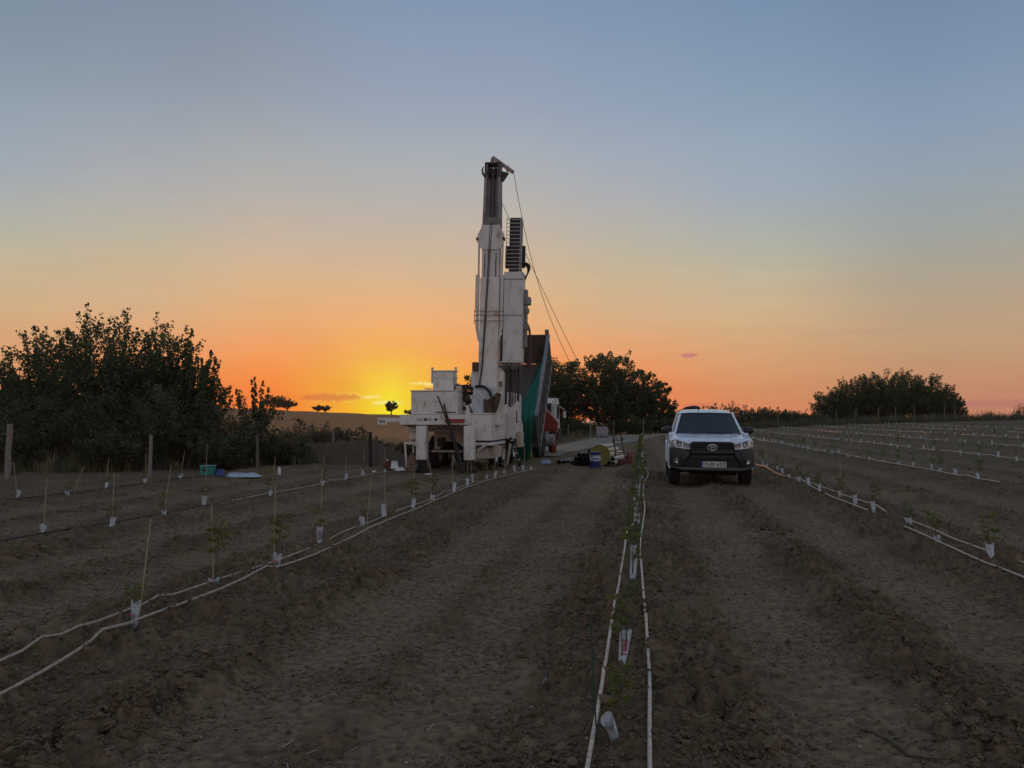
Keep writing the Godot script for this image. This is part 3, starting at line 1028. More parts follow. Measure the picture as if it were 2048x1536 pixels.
func build_grass() -> void:
	rng.seed = 400
	var tuft := blade_tuft(16, 0.55, 0.16, 0.55, 0.006)
	var xf := []
	var cl := []
	# dry grass beyond the fence, in the hollow and along the road
	while xf.size() < 5200:
		var d := 19.0 + 70.0 * pow(rng.randf(), 1.6)
		var x := rnd(-d * 0.85, 3.0)
		var z := -d
		if in_field(x, z) > 0.5:
			continue
		if d > 33.0 and absf(x - road_x(d)) < road_half(d) + 0.2:
			continue
		if Vector2((x + 3.6) * 0.9, (d - 29.0) * 0.5).length() < 6.2:
			continue
		if n_low.get_noise_2d(x * 1.4, z * 1.4 + 500.0) < -0.12:
			continue
		var s := rnd(0.5, 1.25) * (1.0 + d * 0.006)
		xf.append(Transform3D(Basis.from_euler(Vector3(0, rnd(0, TAU), 0)).scaled(Vector3(s, s * rnd(0.7, 1.2), s)), Vector3(x, ground(x, z) - 0.02, z)))
		var t := rnd(0.6, 1.2)
		var g := rng.randf()
		cl.append(Color(0.17 * t, (0.135 + 0.02 * g) * t, 0.07 * t) if g < 0.6 else Color(0.075 * t, 0.085 * t, 0.038 * t))
	var o := scatter("dry_grass", tuft, M.grass, xf, cl)
	tag(o, "dry tufted grass beyond the left fence and along the dirt road", "grass")
	# weeds at the far edge of the right-hand field
	xf = []
	cl = []
	while xf.size() < 2600:
		var d := rnd(93.0, 108.0)
		var x := rnd(3.0, 60.0)
		var s := rnd(0.9, 2.1)
		xf.append(Transform3D(Basis.from_euler(Vector3(0, rnd(0, TAU), 0)).scaled(Vector3(s, s * rnd(0.6, 1.3), s)), Vector3(x, ground(x, -d) - 0.02, -d)))
		var t := rnd(0.6, 1.2)
		cl.append(Color(0.10 * t, 0.10 * t, 0.05 * t))
	o = scatter("field_edge_weeds", blade_tuft(14, 0.5, 0.2, 0.5, 0.011), M.grass, xf, cl)
	tag(o, "rough weeds along the far edge of the right-hand field", "weeds")
	# straws and cuttings spilt beside the central row
	xf = []
	cl = []
	var straw := MB.new()
	straw.box(Vector3.ZERO, Vector3(0.11, 0.004, 0.006))
	while xf.size() < 1500:
		var d := 18.4 + rng.randfn(0, 1.3)
		var x := -0.8 - (d - 18.0) * 0.05 + rng.randfn(0, 0.3)
		xf.append(Transform3D(Basis.from_euler(Vector3(rnd(-0.3, 0.3), rnd(0, TAU), rnd(-0.4, 0.4))).scaled(Vector3.ONE * rnd(0.5, 1.2)), Vector3(x, gh(x, -d) + rnd(0.0, 0.025), -d)))
		var t := rnd(0.6, 1.1)
		cl.append(Color(0.34 * t, 0.26 * t, 0.16 * t))
	o = scatter("spilt_straw", straw.mesh(), M.grass, xf, cl)
	tag(o, "pale straw spilt on the soil between the blue drum and the central row", "straw")
	# small weeds and dead stalks lying about the near soil
	xf = []
	cl = []
	while xf.size() < 900:
		var d := 3.2 + 22.0 * pow(rng.randf(), 1.5)
		var x := rnd(-d * 0.85, d * 0.5)
		if in_field(x, -d) < 0.5:
			continue
		var s := rnd(0.25, 0.9)
		xf.append(Transform3D(Basis.from_euler(Vector3(rnd(-0.35, 0.35), rnd(0, TAU), rnd(-0.35, 0.35))).scaled(Vector3.ONE * s), Vector3(x, gh(x, -d) + 0.006, -d)))
		var t := rnd(0.5, 1.1)
		cl.append(Color(0.24 * t, 0.18 * t, 0.11 * t) if rng.randf() < 0.7 else Color(0.4 * t, 0.37 * t, 0.32 * t))
	o = scatter("straw_bits", straw.mesh(), M.grass, xf, cl)
	tag(o, "bits of straw and dead stalk strewn over the near soil", "straw")


# ---------------------------------------------------------------- the planted rows
func sapling_mesh(seed_: int, h: float, full: int) -> Array:
	# [stem, leaves] of a young tree with narrow leaves
	rng.seed = seed_
	var st := MB.new()
	st.col = Color(0.07, 0.06, 0.035)
	var lf := MB.new()
	var main := curve3(Vector3.ZERO, Vector3(rnd(-0.02, 0.02), h * 0.5, rnd(-0.02, 0.02)), Vector3(rnd(-0.05, 0.05), h, rnd(-0.05, 0.05)), 5)
	st.tube(main, [0.005, 0.0045, 0.004, 0.0035, 0.0025, 0.001], 5)
	for k in full:
		var f := rnd(0.45, 1.0)
		var p: Vector3 = main[int(f * 4.99)]
		p = p.lerp(main[mini(int(f * 4.99) + 1, 5)], fmod(f * 4.99, 1.0))
		var a := rnd(0, TAU)
		var o := Vector3(cos(a), rnd(0.1, 0.8), sin(a)).normalized()
		var tip := p + o * rnd(0.03, 0.09)
		st.tube([p, p.lerp(tip, 0.5) + Vector3(0, 0.008, 0), tip], [0.0018, 0.0014, 0.0006], 4, false)
		var yel := rng.randf()
		for j in 5:
			var q := p.lerp(tip, rnd(0.3, 1.1))
			var d := (o + Vector3(rnd(-0.8, 0.8), rnd(-0.7, 0.4), rnd(-0.8, 0.8))).normalized()
			var s := d.cross(Vector3(rnd(-0.3, 0.3), 1, rnd(-0.3, 0.3))).normalized()
			var l := rnd(0.035, 0.065)
			var t := rnd(0.8, 1.25)
			lf.col = Color((0.13 + 0.08 * yel) * t, (0.18 + 0.03 * yel) * t, 0.045 * t)
			var mid := q + d * l * 0.5 + Vector3(0, 0.006, 0)
			var end := q + d * l - Vector3(0, 0.008, 0)
			lf.face([q, mid + s * l * 0.17, end], Vector3.UP)
			lf.face([q, end, mid - s * l * 0.17], Vector3.UP)
	return [st.mesh(), lf.mesh()]


func guard_mesh(kind: int) -> ArrayMesh:
	# a folded white paper sleeve, four thin sides, open at the top
	var mb := MB.new()
	var h: float = [0.20, 0.185, 0.15, 0.215, 0.19][kind]
	var top: float = [0.038, 0.036, 0.041, 0.034, 0.035][kind]
	var bot: float = [0.022, 0.020, 0.030, 0.030, 0.020][kind]
	var flat: float = [0.55, 0.8, 0.7, 0.4, 0.75][kind]
	var rows := []
	for j in 7:
		var t := j / 6.0
		var r := lerpf(bot, top, t)
		var row := []
		for k in 25:
			var a := TAU * (k % 24) / 24.0
			var sq := pow(pow(absf(cos(a)), 5.0) + pow(absf(sin(a)), 5.0), -0.2)
			var lip := 0.012 * sin(a * 2.0 + kind) * t * t
			row.append(Vector3(cos(a) * sq * r, h * t + lip * (1.0 if j == 6 else 0.6), sin(a) * sq * r * flat + 0.006 * sin(t * 5.0 + a)))
			if kind == 4:
				row[k] += Vector3(-0.065 * pow(t, 1.5), -0.03 * t * t * (1.0 + sin(a)), 0.035 * t * t)
		rows.append(row)
	for j in 6:
		for k in 24:
			var ctr: Vector3 = rows[j][k] + rows[j + 1][k + 1]
			mb.face([rows[j][k], rows[j][k + 1], rows[j + 1][k + 1], rows[j + 1][k]], Vector3(ctr.x, 0, ctr.z))
			# the inside of the sleeve
			var q := []
			for pnt in [rows[j][k], rows[j][k + 1], rows[j + 1][k + 1], rows[j + 1][k]]:
				q.append(Vector3(pnt.x * 0.965, pnt.y, pnt.z * 0.94))
			mb.face(q, -Vector3(ctr.x, 0, ctr.z))
	return mb.mesh()


var row_names := {0: "the third row left of centre", 1: "the second row left of centre", 2: "the row left of centre", 3: "the central row", 4: "the row right of the pickup", 5: "the second row right of the pickup", 6: "the third row right of the pickup", 7: "the fourth row right of the pickup", 8: "the fifth row right of the pickup", 9: "the sixth row right of the pickup", 10: "the seventh row right of the pickup"}
var near_names := {3: ["bent white paper sleeve nearest the camera, gaping open, in the central row", "white paper sleeve lettered TREE in red, second in the central row"], 2: ["white paper sleeve with red rings and black print, nearest in the left row"]}


func row_wander(r: int, d: float) -> float:
	return 0.10 * n_low.get_noise_2d(d * 0.55, r * 37.0) + 0.05 * n_low.get_noise_2d(d * 2.2, r * 91.0)


func build_rows() -> void:
	var guards := []
	for k in 5:
		guards.append(guard_mesh(k))
	var saps := []
	for k in 5:
		saps.append(sapling_mesh(500 + k, [0.36, 0.42, 0.33, 0.45, 0.38][k], [16, 20, 12, 24, 15][k]))
	rng.seed = 901
	# spots along each row: [row, depth, dx, stake lean, stake height or 0, kind]
	var plan := []
	var fixed := {
		3: [[3.83, -0.03], [5.0, -0.03], [6.42, 0.03], [7.68, 0.0], [8.73, -0.03], [10.8, -0.1], [11.72, 0.02], [13.1, -0.02], [14.45, 0.01], [16.3, 0.01], [17.6, 0.0], [18.75, 0.03], [19.9, 0.02], [21.06, 0.1], [21.9, -0.02]],
		2: [[5.47, 0.09], [6.79, -0.01], [7.69, 0.14], [8.9, 0.1], [10.83, -0.05], [11.71, -0.05], [13.17, -0.04], [14.65, -0.08], [15.85, 0.03], [17.3, 0.0], [18.6, -0.15], [19.45, 0.0], [20.1, 0.08], [21.4, 0.1], [22.6, 0.2], [23.6, 0.3], [24.5, 0.4]],
		1: [[9.8, -0.63], [10.16, 0.08], [11.54, -0.01], [12.78, -0.06], [14.9, 0.1], [16.2, 0.0], [17.6, 0.06], [19.1, 0.03], [20.5, 0.0], [21.9, 0.1]],
		0: [[13.56, -0.26], [14.31, 0.22], [15.71, 0.0], [17.0, 0.06], [18.5, 0.0], [19.8, -0.1]],
		4: [[8.59, -0.08], [10.18, -0.04], [11.58, 0.1], [12.92, 0.0], [14.02, 0.0], [15.07, 0.0], [16.5, -0.06], [17.8, 0.0], [18.91, 0.0], [20.08, 0.02], [21.6, 0.1], [23.13, 0.22], [24.4, 0.1], [25.5, 0.14]],
		5: [[18.63, 0.0], [20.35, 0.1], [21.6, 0.2], [22.79, 0.4], [23.69, 0.2], [24.65, 0.1], [25.71, 0.0], [27.1, 0.0]],
	}
	for r in ROWS.size():
		var ds := []
		for e in fixed.get(r, []):
			ds.append(e)
		var d: float = 17.0 + r * 1.5 if ds.is_empty() else ds[-1][0] + 1.33
		d = maxf(d, [0, 0, 0, 0, 0, 0, 22.0, 29.0, 37.0, 45.0, 53.0][r])
		var last: float = [20.0, 22.5, 24.6, 66.0, 62.0, 66.0, 70.0, 74.0, 78.0, 82.0, 86.0][r]
		while d < last:
			if rng.randf() > 0.07 + 0.012 * maxf(0.0, r - 5):
				ds.append([d + rnd(-0.2, 0.2), rnd(-0.07, 0.07)])
			d += 1.33 + maxf(0.0, d - 45.0) * 0.012
		for k in ds.size():
			plan.append([r, k, ds[k][0], ROWS[r] + ds[k][1]])
	var grp := "white paper sleeves round the saplings"
	var sgrp := "young saplings in the rows"
	var kgrp := "thin stakes along the rows"
	for e in plan:
		var r: int = e[0]
		var k: int = e[1]
		var d: float = e[2]
		var x: float = e[3]
		var z := -d
		var y := gh(x, z)
		var kind := rng.randi() % 4
		var lean := Vector2(rng.randfn(0, 0.10), rng.randfn(0, 0.10))
		var turn := rnd(-0.7, 0.7)
		var where: String = "%s from the front in %s" % [ordinal(k), row_names[r]]
		if r == 3 and k == 0:
			kind = 0; turn = 0.3; lean = Vector2(0.05, 0.1)
		elif r == 3 and k == 1:
			kind = 0; turn = 0.1; lean = Vector2(0.15, -0.24)
		elif r == 2 and k == 0:
			kind = 3; turn = -0.25; lean = Vector2(0.1, 0.0)
		elif r == 4 and k == 5:
			kind = 3; turn = 0.0; lean = Vector2(0, 0)
		# sleeve
		var sunk := rnd(0.02, 0.07)
		if r == 2 and k == 1:
			sunk = 0.13
		var s := rnd(0.88, 1.1)
		if r == 3 and k == 0:
			s = 0.85
		var gb := Basis.from_euler(Vector3(lean.y, turn, -lean.x)).scaled(Vector3(s, s, s))
		var g: Node3D
		if d > 30.0 or rng.randf() > 0.05 or k < 2:
			if r == 3 and k == 0:
				g = put("tree_guard", guards[4], M.paper, null)
			elif r == 3 and k in [1, 4, 5] or r == 2 and k < 4 or r == 4 and k == 5:
				g = thing("tree_guard", where, "tree guard", Vector3.ZERO, 0.0, grp)
				put("sleeve", guards[kind], M.paper, g)
				print_marks(g, r, k, kind)
			else:
				g = put("tree_guard", guards[kind], M.paper, null)
			g.transform = Transform3D(gb, Vector3(x, y - sunk, z))
			var lab: String = "white paper sleeve, " + where
			if r == 3 and k < 2 or r == 2 and k < 1:
				lab = near_names[r][k]
			tag(g, lab, "tree guard", grp)
		# sapling
		if (rng.randf() < 0.86 or r == 3 or r == 2 and k < 4) and d < 62.0:
			var sk := rng.randi() % 5
			var sc := rnd(0.75, 1.15)
			if r == 3 and k < 3:
				sk = [3, 1, 0][k]
				sc = [0.74, 0.8, 0.72][k]
			elif r == 3:
				sc = rnd(1.0, 1.35)
			var sl: Node3D = thing("sapling", "young green sapling, " + where, "sapling", Vector3(x, y - 0.01, z), rnd(0, TAU), sgrp)
			sl.scale = Vector3.ONE * sc
			put("stem", saps[sk][0], M.stem, sl)
			put("leaves", saps[sk][1], M.sapleaf, sl)
		# stake
		var green := r == 3
		var chance := 1.0 if r == 3 else 0.95 if r < 4 else 0.38
		if d < 44.0 and (rng.randf() < chance or r < 3 and k < 5):
			var hgt := rnd(0.62, 0.8) if not green else rnd(0.55, 0.75)
			if r >= 4:
				hgt = rnd(0.5, 0.95)
			var tip := Vector3(rng.randfn(0.04, 0.06), 1, rng.randfn(0, 0.06)).normalized() * hgt
			if r == 0 and k == 1:
				tip = Vector3(0.26, 0.62, 0)
			if r == 2 and k == 0:
				tip = Vector3(0.09, 0.76, 0)
			var off := Vector3(rnd(-0.03, 0.03), 0, rnd(-0.04, 0.02))
			if r == 3 and k == 0:
				off = Vector3(-0.075, 0, 0.03)
				tip = Vector3(-0.03, 0.6, 0.05)
			var mb := MB.new()
			var rad := 0.0042 if green else 0.0055
			if d > 20.0:
				rad *= 1.25
			mb.tube([Vector3(0, -0.1, 0), tip * 0.5 + Vector3(rnd(-0.006, 0.006), 0, 0), tip], [rad, rad, rad * 0.85], 6)
			var st := part("stake", mb, M.stake_green if green else M.stake, null)
			st.position = Vector3(x, y, z) + off
			tag(st, ("thin dark green stake, " if green else "thin pale cane stake, ") + where, "stake", kgrp)

	# beyond the ones that can be told apart
	var xf := []
	rng.seed = 77
	for r in range(3, 11):
		var d := 64.0 + r * 2.0
		while d < 93.0:
			var x: float = ROWS[r] + rnd(-0.08, 0.08)
			if rng.randf() < 0.8:
				xf.append(Transform3D(Basis.from_euler(Vector3(0, rnd(0, TAU), 0)), Vector3(x, ground(x, -d) - 0.02, -d)))
			d += rnd(1.2, 1.6)
	tag(scatter("far_tree_guards", guards[1], M.paper, xf, []), "tiny white paper sleeves at the far ends of the rows", "tree guards")
	build_pipes()


func print_marks(g: Node3D, r: int, k: int, kind: int) -> void:
	# red and black print on the front of a sleeve
	var h: float = [0.20, 0.185, 0.15, 0.215][kind]
	var front: float = [0.040, 0.036, 0.041, 0.034][kind] * [0.55, 0.8, 0.7, 0.4][kind]
	var slope: float = (front - [0.022, 0.020, 0.030, 0.030][kind] * [0.55, 0.8, 0.7, 0.4][kind]) / h
	if r == 3:
		var tm := text_mesh("TREE", 0.046 if k == 1 else 0.03, true, "Droid Sans", 0.001)
		var o := put("lettering", tm, M.ink_red, g)
		o.transform = Transform3D(Basis.from_euler(Vector3(slope, 0, 0)) * Basis.from_euler(Vector3(0, 0, PI / 2)), Vector3(0.004, 0.098, front - (h - 0.098) * slope + 0.009))
	else:
		var red := MB.new()
		var ink := MB.new()
		for i in 3:
			var p := Vector3(-0.021 + 0.021 * i, 0.125, front - (h - 0.125) * slope + 0.009)
			for q in 14:
				var a := TAU * q / 14
				var b := TAU * (q + 1) / 14
				red.face([p + Vector3(cos(a), sin(a), 0) * 0.0095, p + Vector3(cos(b), sin(b), 0) * 0.0095, p + Vector3(cos(b), sin(b), 0) * 0.005, p + Vector3(cos(a), sin(a), 0) * 0.005], Vector3.BACK)
		for i in 6:
			var y0 := 0.035
			while y0 < 0.108:
				var l := rnd(0.006, 0.02)
				var x := -0.027 + 0.0105 * i
				var zf := front - (h - y0) * slope + 0.009
				ink.face([Vector3(x, y0, zf), Vector3(x + 0.006, y0, zf), Vector3(x + 0.006, y0 + l, zf + l * slope), Vector3(x, y0 + l, zf + l * slope)], Vector3.BACK)
				y0 += l + rnd(0.003, 0.007)
		part("red_rings", red, M.ink_red, g)
		part("printed_lines", ink, M.ink, g)


func pipe(label: String, pts: Array, rad: float, m: Material) -> void:
	# pts: Vector2(x, depth); laid on the soil with small waves
	var path := []
	for k in pts.size() - 1:
		var a: Vector2 = pts[k]
		var b: Vector2 = pts[k + 1]
		var steps := maxi(1, int((b - a).length() / (0.11 + a.y * 0.012)))
		for s in steps:
			path.append(a.lerp(b, float(s) / steps))
	path.append(pts[-1])
	var p3 := []
	for k in path.size():
		var q := Vector2.ZERO
		var wsum := 0.0
		for e in range(-2, 3):
			var w := 3.0 - absf(e)
			q += path[clampi(k + e, 0, path.size() - 1)] * w
			wsum += w
		q /= wsum
		var y := 0.0
		# a stiff pipe bridges hollows
		for e in [-0.5, -0.25, 0.0, 0.25, 0.5]:
			y += gh(q.x, -(q.y + e)) * 0.2
		p3.append(Vector3(q.x, maxf(y + 0.020, gh(q.x, -q.y) + 0.006) + rad, -q.y))
	for pass_ in 5:
		for k in range(1, p3.size() - 1):
			p3[k].y = (p3[k - 1].y + p3[k].y * 2.0 + p3[k + 1].y) * 0.25
	for k in p3.size():
		if k % 11 != int(rad * 1e4) % 11:
			p3[k].y = maxf(p3[k].y, gh(p3[k].x, p3[k].z) + rad * 0.5)
	var mb := MB.new()
	mb.tube(p3, rad, 7)
	var o := part("drip_pipe", mb, m, null)
	tag(o, label, "pipe", "irrigation pipes along the rows")


func row_line(r: int, d0: float, d1: float, off: float, sd: float) -> Array:
	var a := []
	var d := d0
	while d < d1:
		a.append(Vector2(ROWS[r] + off + 0.10 * n_low.get_noise_2d(d * 0.6, sd), d))
		d += 0.5 + d * 0.02
	a.append(Vector2(ROWS[r] + off, d1))
	return a


func build_pipes() -> void:
	rng.seed = 12
	pipe("cream drip pipe on the left side of the central row", [Vector2(-0.235, 2.2), Vector2(-0.23, 3.65), Vector2(-0.22, 4.88), Vector2(-0.22, 5.63), Vector2(-0.21, 7.44), Vector2(-0.20, 9.2), Vector2(-0.21, 10.6), Vector2(-0.12, 11.4), Vector2(-0.12, 12.6), Vector2(-0.15, 14.0), Vector2(-0.15, 15.8), Vector2(-0.11, 17.4)], 0.0105, M.pipe)
	pipe("cream drip pipe on the right side of the central row", [Vector2(0.02, 2.2), Vector2(0.02, 3.7), Vector2(0.03, 4.57), Vector2(0.02, 5.54), Vector2(-0.01, 7.47), Vector2(-0.04, 9.2), Vector2(-0.03, 10.14), Vector2(0.03, 13.3), Vector2(0.0, 16.0), Vector2(0.02, 18.7), Vector2(0.14, 21.5), Vector2(0.13, 24.0), Vector2(0.0, 27.0), Vector2(0.03, 31.5), Vector2(-0.05, 38.0), Vector2(0.0, 50.0), Vector2(0.0, 60.0)], 0.0105, M.pipe)
	pipe("pale drip pipe on the near side of the left row", [Vector2(-3.3, 3.0), Vector2(-3.32, 3.9), Vector2(-3.49, 5.4), Vector2(-3.49, 6.1), Vector2(-3.47, 6.9), Vector2(-3.42, 8.3), Vector2(-3.5, 10.0), Vector2(-3.55, 12.1), Vector2(-3.6, 15.0), Vector2(-3.62, 18.2), Vector2(-3.5, 20.5), Vector2(-3.3, 22.6), Vector2(-3.1, 24.8)], 0.0105, M.pipe_dusty)
	pipe("pale drip pipe on the far side of the left row", [Vector2(-3.68, 3.4), Vector2(-3.68, 4.33), Vector2(-3.74, 5.6), Vector2(-3.7, 6.8), Vector2(-3.6, 8.3), Vector2(-3.72, 10.0), Vector2(-3.76, 13.0), Vector2(-3.75, 16.0), Vector2(-3.75, 19.0)], 0.0095, M.pipe_dusty)
	pipe("dark drip pipe along the second row left of centre", [Vector2(-7.7, 8.4), Vector2(-7.5, 9.6), Vector2(-7.2, 10.6), Vector2(-7.1, 12.0), Vector2(-7.15, 13.3)], 0.0105, M.pipe_black)
	pipe("pale drip pipe along the far part of the second row left of centre", [Vector2(-7.15, 13.4), Vector2(-7.1, 15.0), Vector2(-7.0, 17.6), Vector2(-7.05, 19.2), Vector2(-7.0, 21.0), Vector2(-6.95, 22.4)], 0.0105, M.pipe_dusty)
	pipe("dark drip pipe along the third row left of centre", row_line(0, 12.8, 20.6, 0.1, 5.0), 0.0105, M.pipe_black)
	pipe("pale drip pipe on the near side of the row right of the pickup", row_line(4, 6.0, 11.3, -0.12, 8.0), 0.010, M.pipe)
	pipe("pale drip pipe on the far side of the row right of the pickup", row_line(4, 6.0, 12.2, 0.1, 9.0), 0.010, M.pipe)
	pipe("cream drip pipe running behind the middle of the row right of the pickup", row_line(4, 12.8, 26.5, -0.06, 10.0), 0.011, M.pipe)
	pipe("second cream drip pipe beside the middle of the row right of the pickup", row_line(4, 12.6, 20.0, 0.12, 11.0), 0.011, M.pipe)
	pipe("far cream drip pipe of the row right of the pickup, beyond its bonnet", row_line(4, 27.5, 62.0, 0.0, 12.0), 0.012, M.pipe)
	for r in range(5, 11):
		var d: float = [0, 0, 0, 0, 0, 17.5, 21.0, 28.0, 36.0, 44.0, 52.0][r]
		var k := 0
		while d < 74.0 and k < 5:
			var l := rnd(5.0, 13.0) * (1.0 + d * 0.012)
			pipe("%s pale pipe length from the front, %s" % [ordinal(k), row_names[r]], row_line(r, d, d + l, rnd(-0.08, 0.08), r * 7.0 + k), 0.012 + 0.00008 * d, M.pipe)
			d += l + rnd(1.0, 5.0)
			k += 1


# ---------------------------------------------------------------- pickup
func fz(x: float, y: float) -> float:
	# the curved front of the pickup; z towards the camera
	var a := absf(x)
	return -0.05 * pow(a / 0.9, 2.0) - 0.30 * pow(maxf(0.0, (a - 0.62) / 0.32), 2.2) - 0.16 * maxf(0.0, y - 0.82)


func front_patch(mb: MB, xa: float, xb: float, lo: Callable, hi: Callable, off: float, n := 14, m := 4, bulge := 0.0) -> void:
	var rows := []
	for j in m + 1:
		var r := []
		for i in n + 1:
			var x := lerpf(xa, xb, float(i) / n)
			var y: float = lerpf(lo.call(x), hi.call(x), float(j) / m)
			r.append(Vector3(x, y, fz(x, y) + off + bulge * sin(PI * j / m)))
		rows.append(r)
	mb.sheet(rows, Vector3.BACK)


func ring(mb: MB, at: Vector3, rx: float, ry: float, r: float, n := 28) -> void:
	var pts := []
	for k in n + 1:
		var a := TAU * k / n
		pts.append(at + Vector3(cos(a) * rx, sin(a) * ry, 0))
	mb.tube(pts, r, 6, false)


func arc_pts(cz: float, cy: float, r: float, a0: float, a1: float, n: int) -> Array:
	var o := []
	for k in n + 1:
		var a := deg_to_rad(lerpf(a0, a1, float(k) / n))
		o.append(Vector2(cz + cos(a) * r, cy + sin(a) * r))
	return o


func wheel(parent: Node3D, at: Vector3, r: float, w: float, rim_mat: Material) -> void:
	var g := group_part("wheel", parent)
	g.position = at
	var t := MB.new()
	t.t = Transform3D(Basis.from_euler(Vector3(0, 0, PI / 2)), Vector3.ZERO)
	var h := w * 0.5
	t.lathe([Vector2(r * 0.60, -h * 0.85), Vector2(r * 0.80, -h), Vector2(r * 0.94, -h * 0.93), Vector2(r, -h * 0.7), Vector2(r, h * 0.7), Vector2(r * 0.94, h * 0.93), Vector2(r * 0.80, h), Vector2(r * 0.60, h * 0.85)], 36)
	for k in 30:
		var a := TAU * k / 30
		for s in [-1.0, 1.0]:
			var p := Vector3(cos(a + s * 0.05) * r, s * h * 0.42, sin(a + s * 0.05) * r)
			var keep := t.t
			t.t = keep * Transform3D(Basis.from_euler(Vector3(0, -a, 0)), p)
			t.box(Vector3.ZERO, Vector3(0.026, h * 0.7, r * 0.12))
			t.t = keep
	part("tyre", t, M.rubber, g)
	var m := MB.new()
	m.t = t.t
	m.lathe([Vector2(0.0, -h * 0.5), Vector2(r * 0.2, -h * 0.55), Vector2(r * 0.3, -h * 0.3), Vector2(r * 0.5, -h * 0.4), Vector2(r * 0.62, -h * 0.86), Vector2(r * 0.62, h * 0.86), Vector2(r * 0.5, h * 0.4), Vector2(r * 0.3, h * 0.3), Vector2(r * 0.2, h * 0.55), Vector2(0.0, h * 0.5)], 28)
	part("rim", m, rim_mat, g)


func build_pickup() -> void:
	var zf := -18.72
	var o := thing("pickup_truck", "dusty white pickup truck facing the camera, parked on the soil", "pickup truck", Vector3(1.505, ground(1.505, -20.0) - 0.035, zf), -0.008)
	o.rotation.z = deg_to_rad(-0.5)
	# body: sides with wheel arches
	var body := MB.new()
	for s in [-1.0, 1.0]:
		var pl := [Vector2(-0.30, 0.80), Vector2(-0.33, 1.0), Vector2(-0.7, 1.09), Vector2(-1.25, 1.15), Vector2(-3.12, 1.19), Vector2(-3.2, 1.14), Vector2(-5.2, 1.14), Vector2(-5.24, 0.70), Vector2(-4.75, 0.58)]
		for q in arc_pts(-4.08, 0.44, 0.47, 170, 10, 12):
			pl.append(q)
		pl.append(Vector2(-3.5, 0.44))
		pl.append(Vector2(-1.55, 0.42))
		for q in arc_pts(-1.0, 0.44, 0.47, 178, 25, 12):
			pl.append(q)
		var tt := body.t
		body.t = Transform3D(Basis(Vector3(0, 0, 1), Vector3(0, 1, 0), Vector3(s, 0, 0)), Vector3.ZERO)
		body.prism(PackedVector2Array(pl), 0.80, 0.905)
		body.t = tt
		# wing tops roll over into the bonnet
		var rows := []
		for j in 9:
			var v := j / 8.0
			var z := lerpf(-0.28, -1.28, v)
			var r := []
			for i in 7:
				var u := i / 6.0
				var a := u * PI / 2
				var ys := lerpf(1.0, 1.155, v) - 0.04
				var zz := z - (0.0 if v > 0.15 else (1.0 - v / 0.15) * -0.04)
				r.append(Vector3(s * (0.78 + 0.135 * sin(a)), ys + 0.085 * cos(a) * (1.0 if v > 0.05 else 0.8), zz))
			rows.append(r)
		body.sheet(rows, Vector3(s, 1, 0))
	# arch flares
	part("body_sides", body, M.car_white, o)
	var flare := MB.new()
	for s in [-1.0, 1.0]:
		for cz in [-1.0, -4.08]:
			var pts := []
			for q in arc_pts(cz, 0.44, 0.485, 185, -5, 16):
				pts.append(Vector3(s * 0.905, q.y, q.x))
			flare.tube(pts, 0.035, 6)
	part("arch_flares", flare, M.car_white, o)
	# bonnet
	var bon := MB.new()
	var rows := []
	for j in 15:
		var v := j / 14.0
		var r := []
		for i in 25:
			var x := lerpf(-0.80, 0.80, i / 24.0)
			var a := absf(x)
			var z0 := fz(x * 0.99, 1.0) - 0.01 - (0.10 if a > 0.55 else 0.0) * smoothstep(0.45, 0.8, a)
			var z := lerpf(z0, -1.26 + 0.10 * (1.0 - pow(a / 0.8, 2.0)), v)
			var y := 1.005 + 0.055 * sstep(0.0, 0.16, v) + 0.15 * v - 0.035 * v * v - 0.045 * pow(a / 0.8, 2.0) + 0.035 * smoothstep(0.45, 0.8, a)
			y += 0.014 * (smoothstep(0.34, 0.40, a) - smoothstep(0.62, 0.78, a)) * sstep(0.05, 0.3, v)
			r.append(Vector3(x, y, z))
		rows.append(r)
	bon.sheet(rows, Vector3.UP, 0.02)
	part("bonnet", bon, M.car_white, o)
	# bumper, in dark plastic: two corners, a top bar, a lower lip
	var bum := MB.new()
	for s in [-1.0, 1.0]:
		var lo := func(x): return 0.44 + 0.03 * smoothstep(0.75, 0.93, absf(x))
		var hi := func(x): return 0.80 + 0.075 * smoothstep(0.44, 0.70, absf(x))
		var rws := []
		for j in 11:
			var v := j / 10.0
			var y := lerpf(0.44, 0.80, v)
			var inner := lerpf(0.60, 0.43, smoothstep(0.0, 1.0, v))
			var r := []
			for i in 15:
				var u := i / 14.0
				var x := lerpf(inner, 0.925, u)
				var yy := lerpf(lo.call(x), hi.call(x), v)
				var roll := 0.035 * (1.0 - u) * (1.0 - u) if u < 0.3 else 0.0
				r.append(Vector3(s * x, yy, fz(x, yy) + 0.03 * sin(PI * v) - roll - (0.05 if u == 0.0 else 0.0)))
			rws.append(r)
		bum.sheet(rws, Vector3(0, 0, 1))
		# the bumper returns to the wheel arch
		var side := []
		for j in 5:
			var v := j / 4.0
			var y := lerpf(0.47, 0.875, v)
			var r := []
			for i in 6:
				r.append(Vector3(s * (0.925 - 0.012 * (i / 5.0)), y, lerpf(fz(0.925, y), -0.55 - 0.06 * v, i / 5.0)))
			side.append(r)
		bum.sheet(side, Vector3(s, 0, 0))
	front_patch(bum, -0.46, 0.46, func(x): return 0.755, func(x): return 0.81, 0.012, 16, 3, 0.012)
	front_patch(bum, -0.44, 0.44, func(x): return 0.655, func(x): return 0.69, -0.02, 14, 2, 0.008)
	part("bumper", bum, M.plastic_dark, o)
	var lip := MB.new()
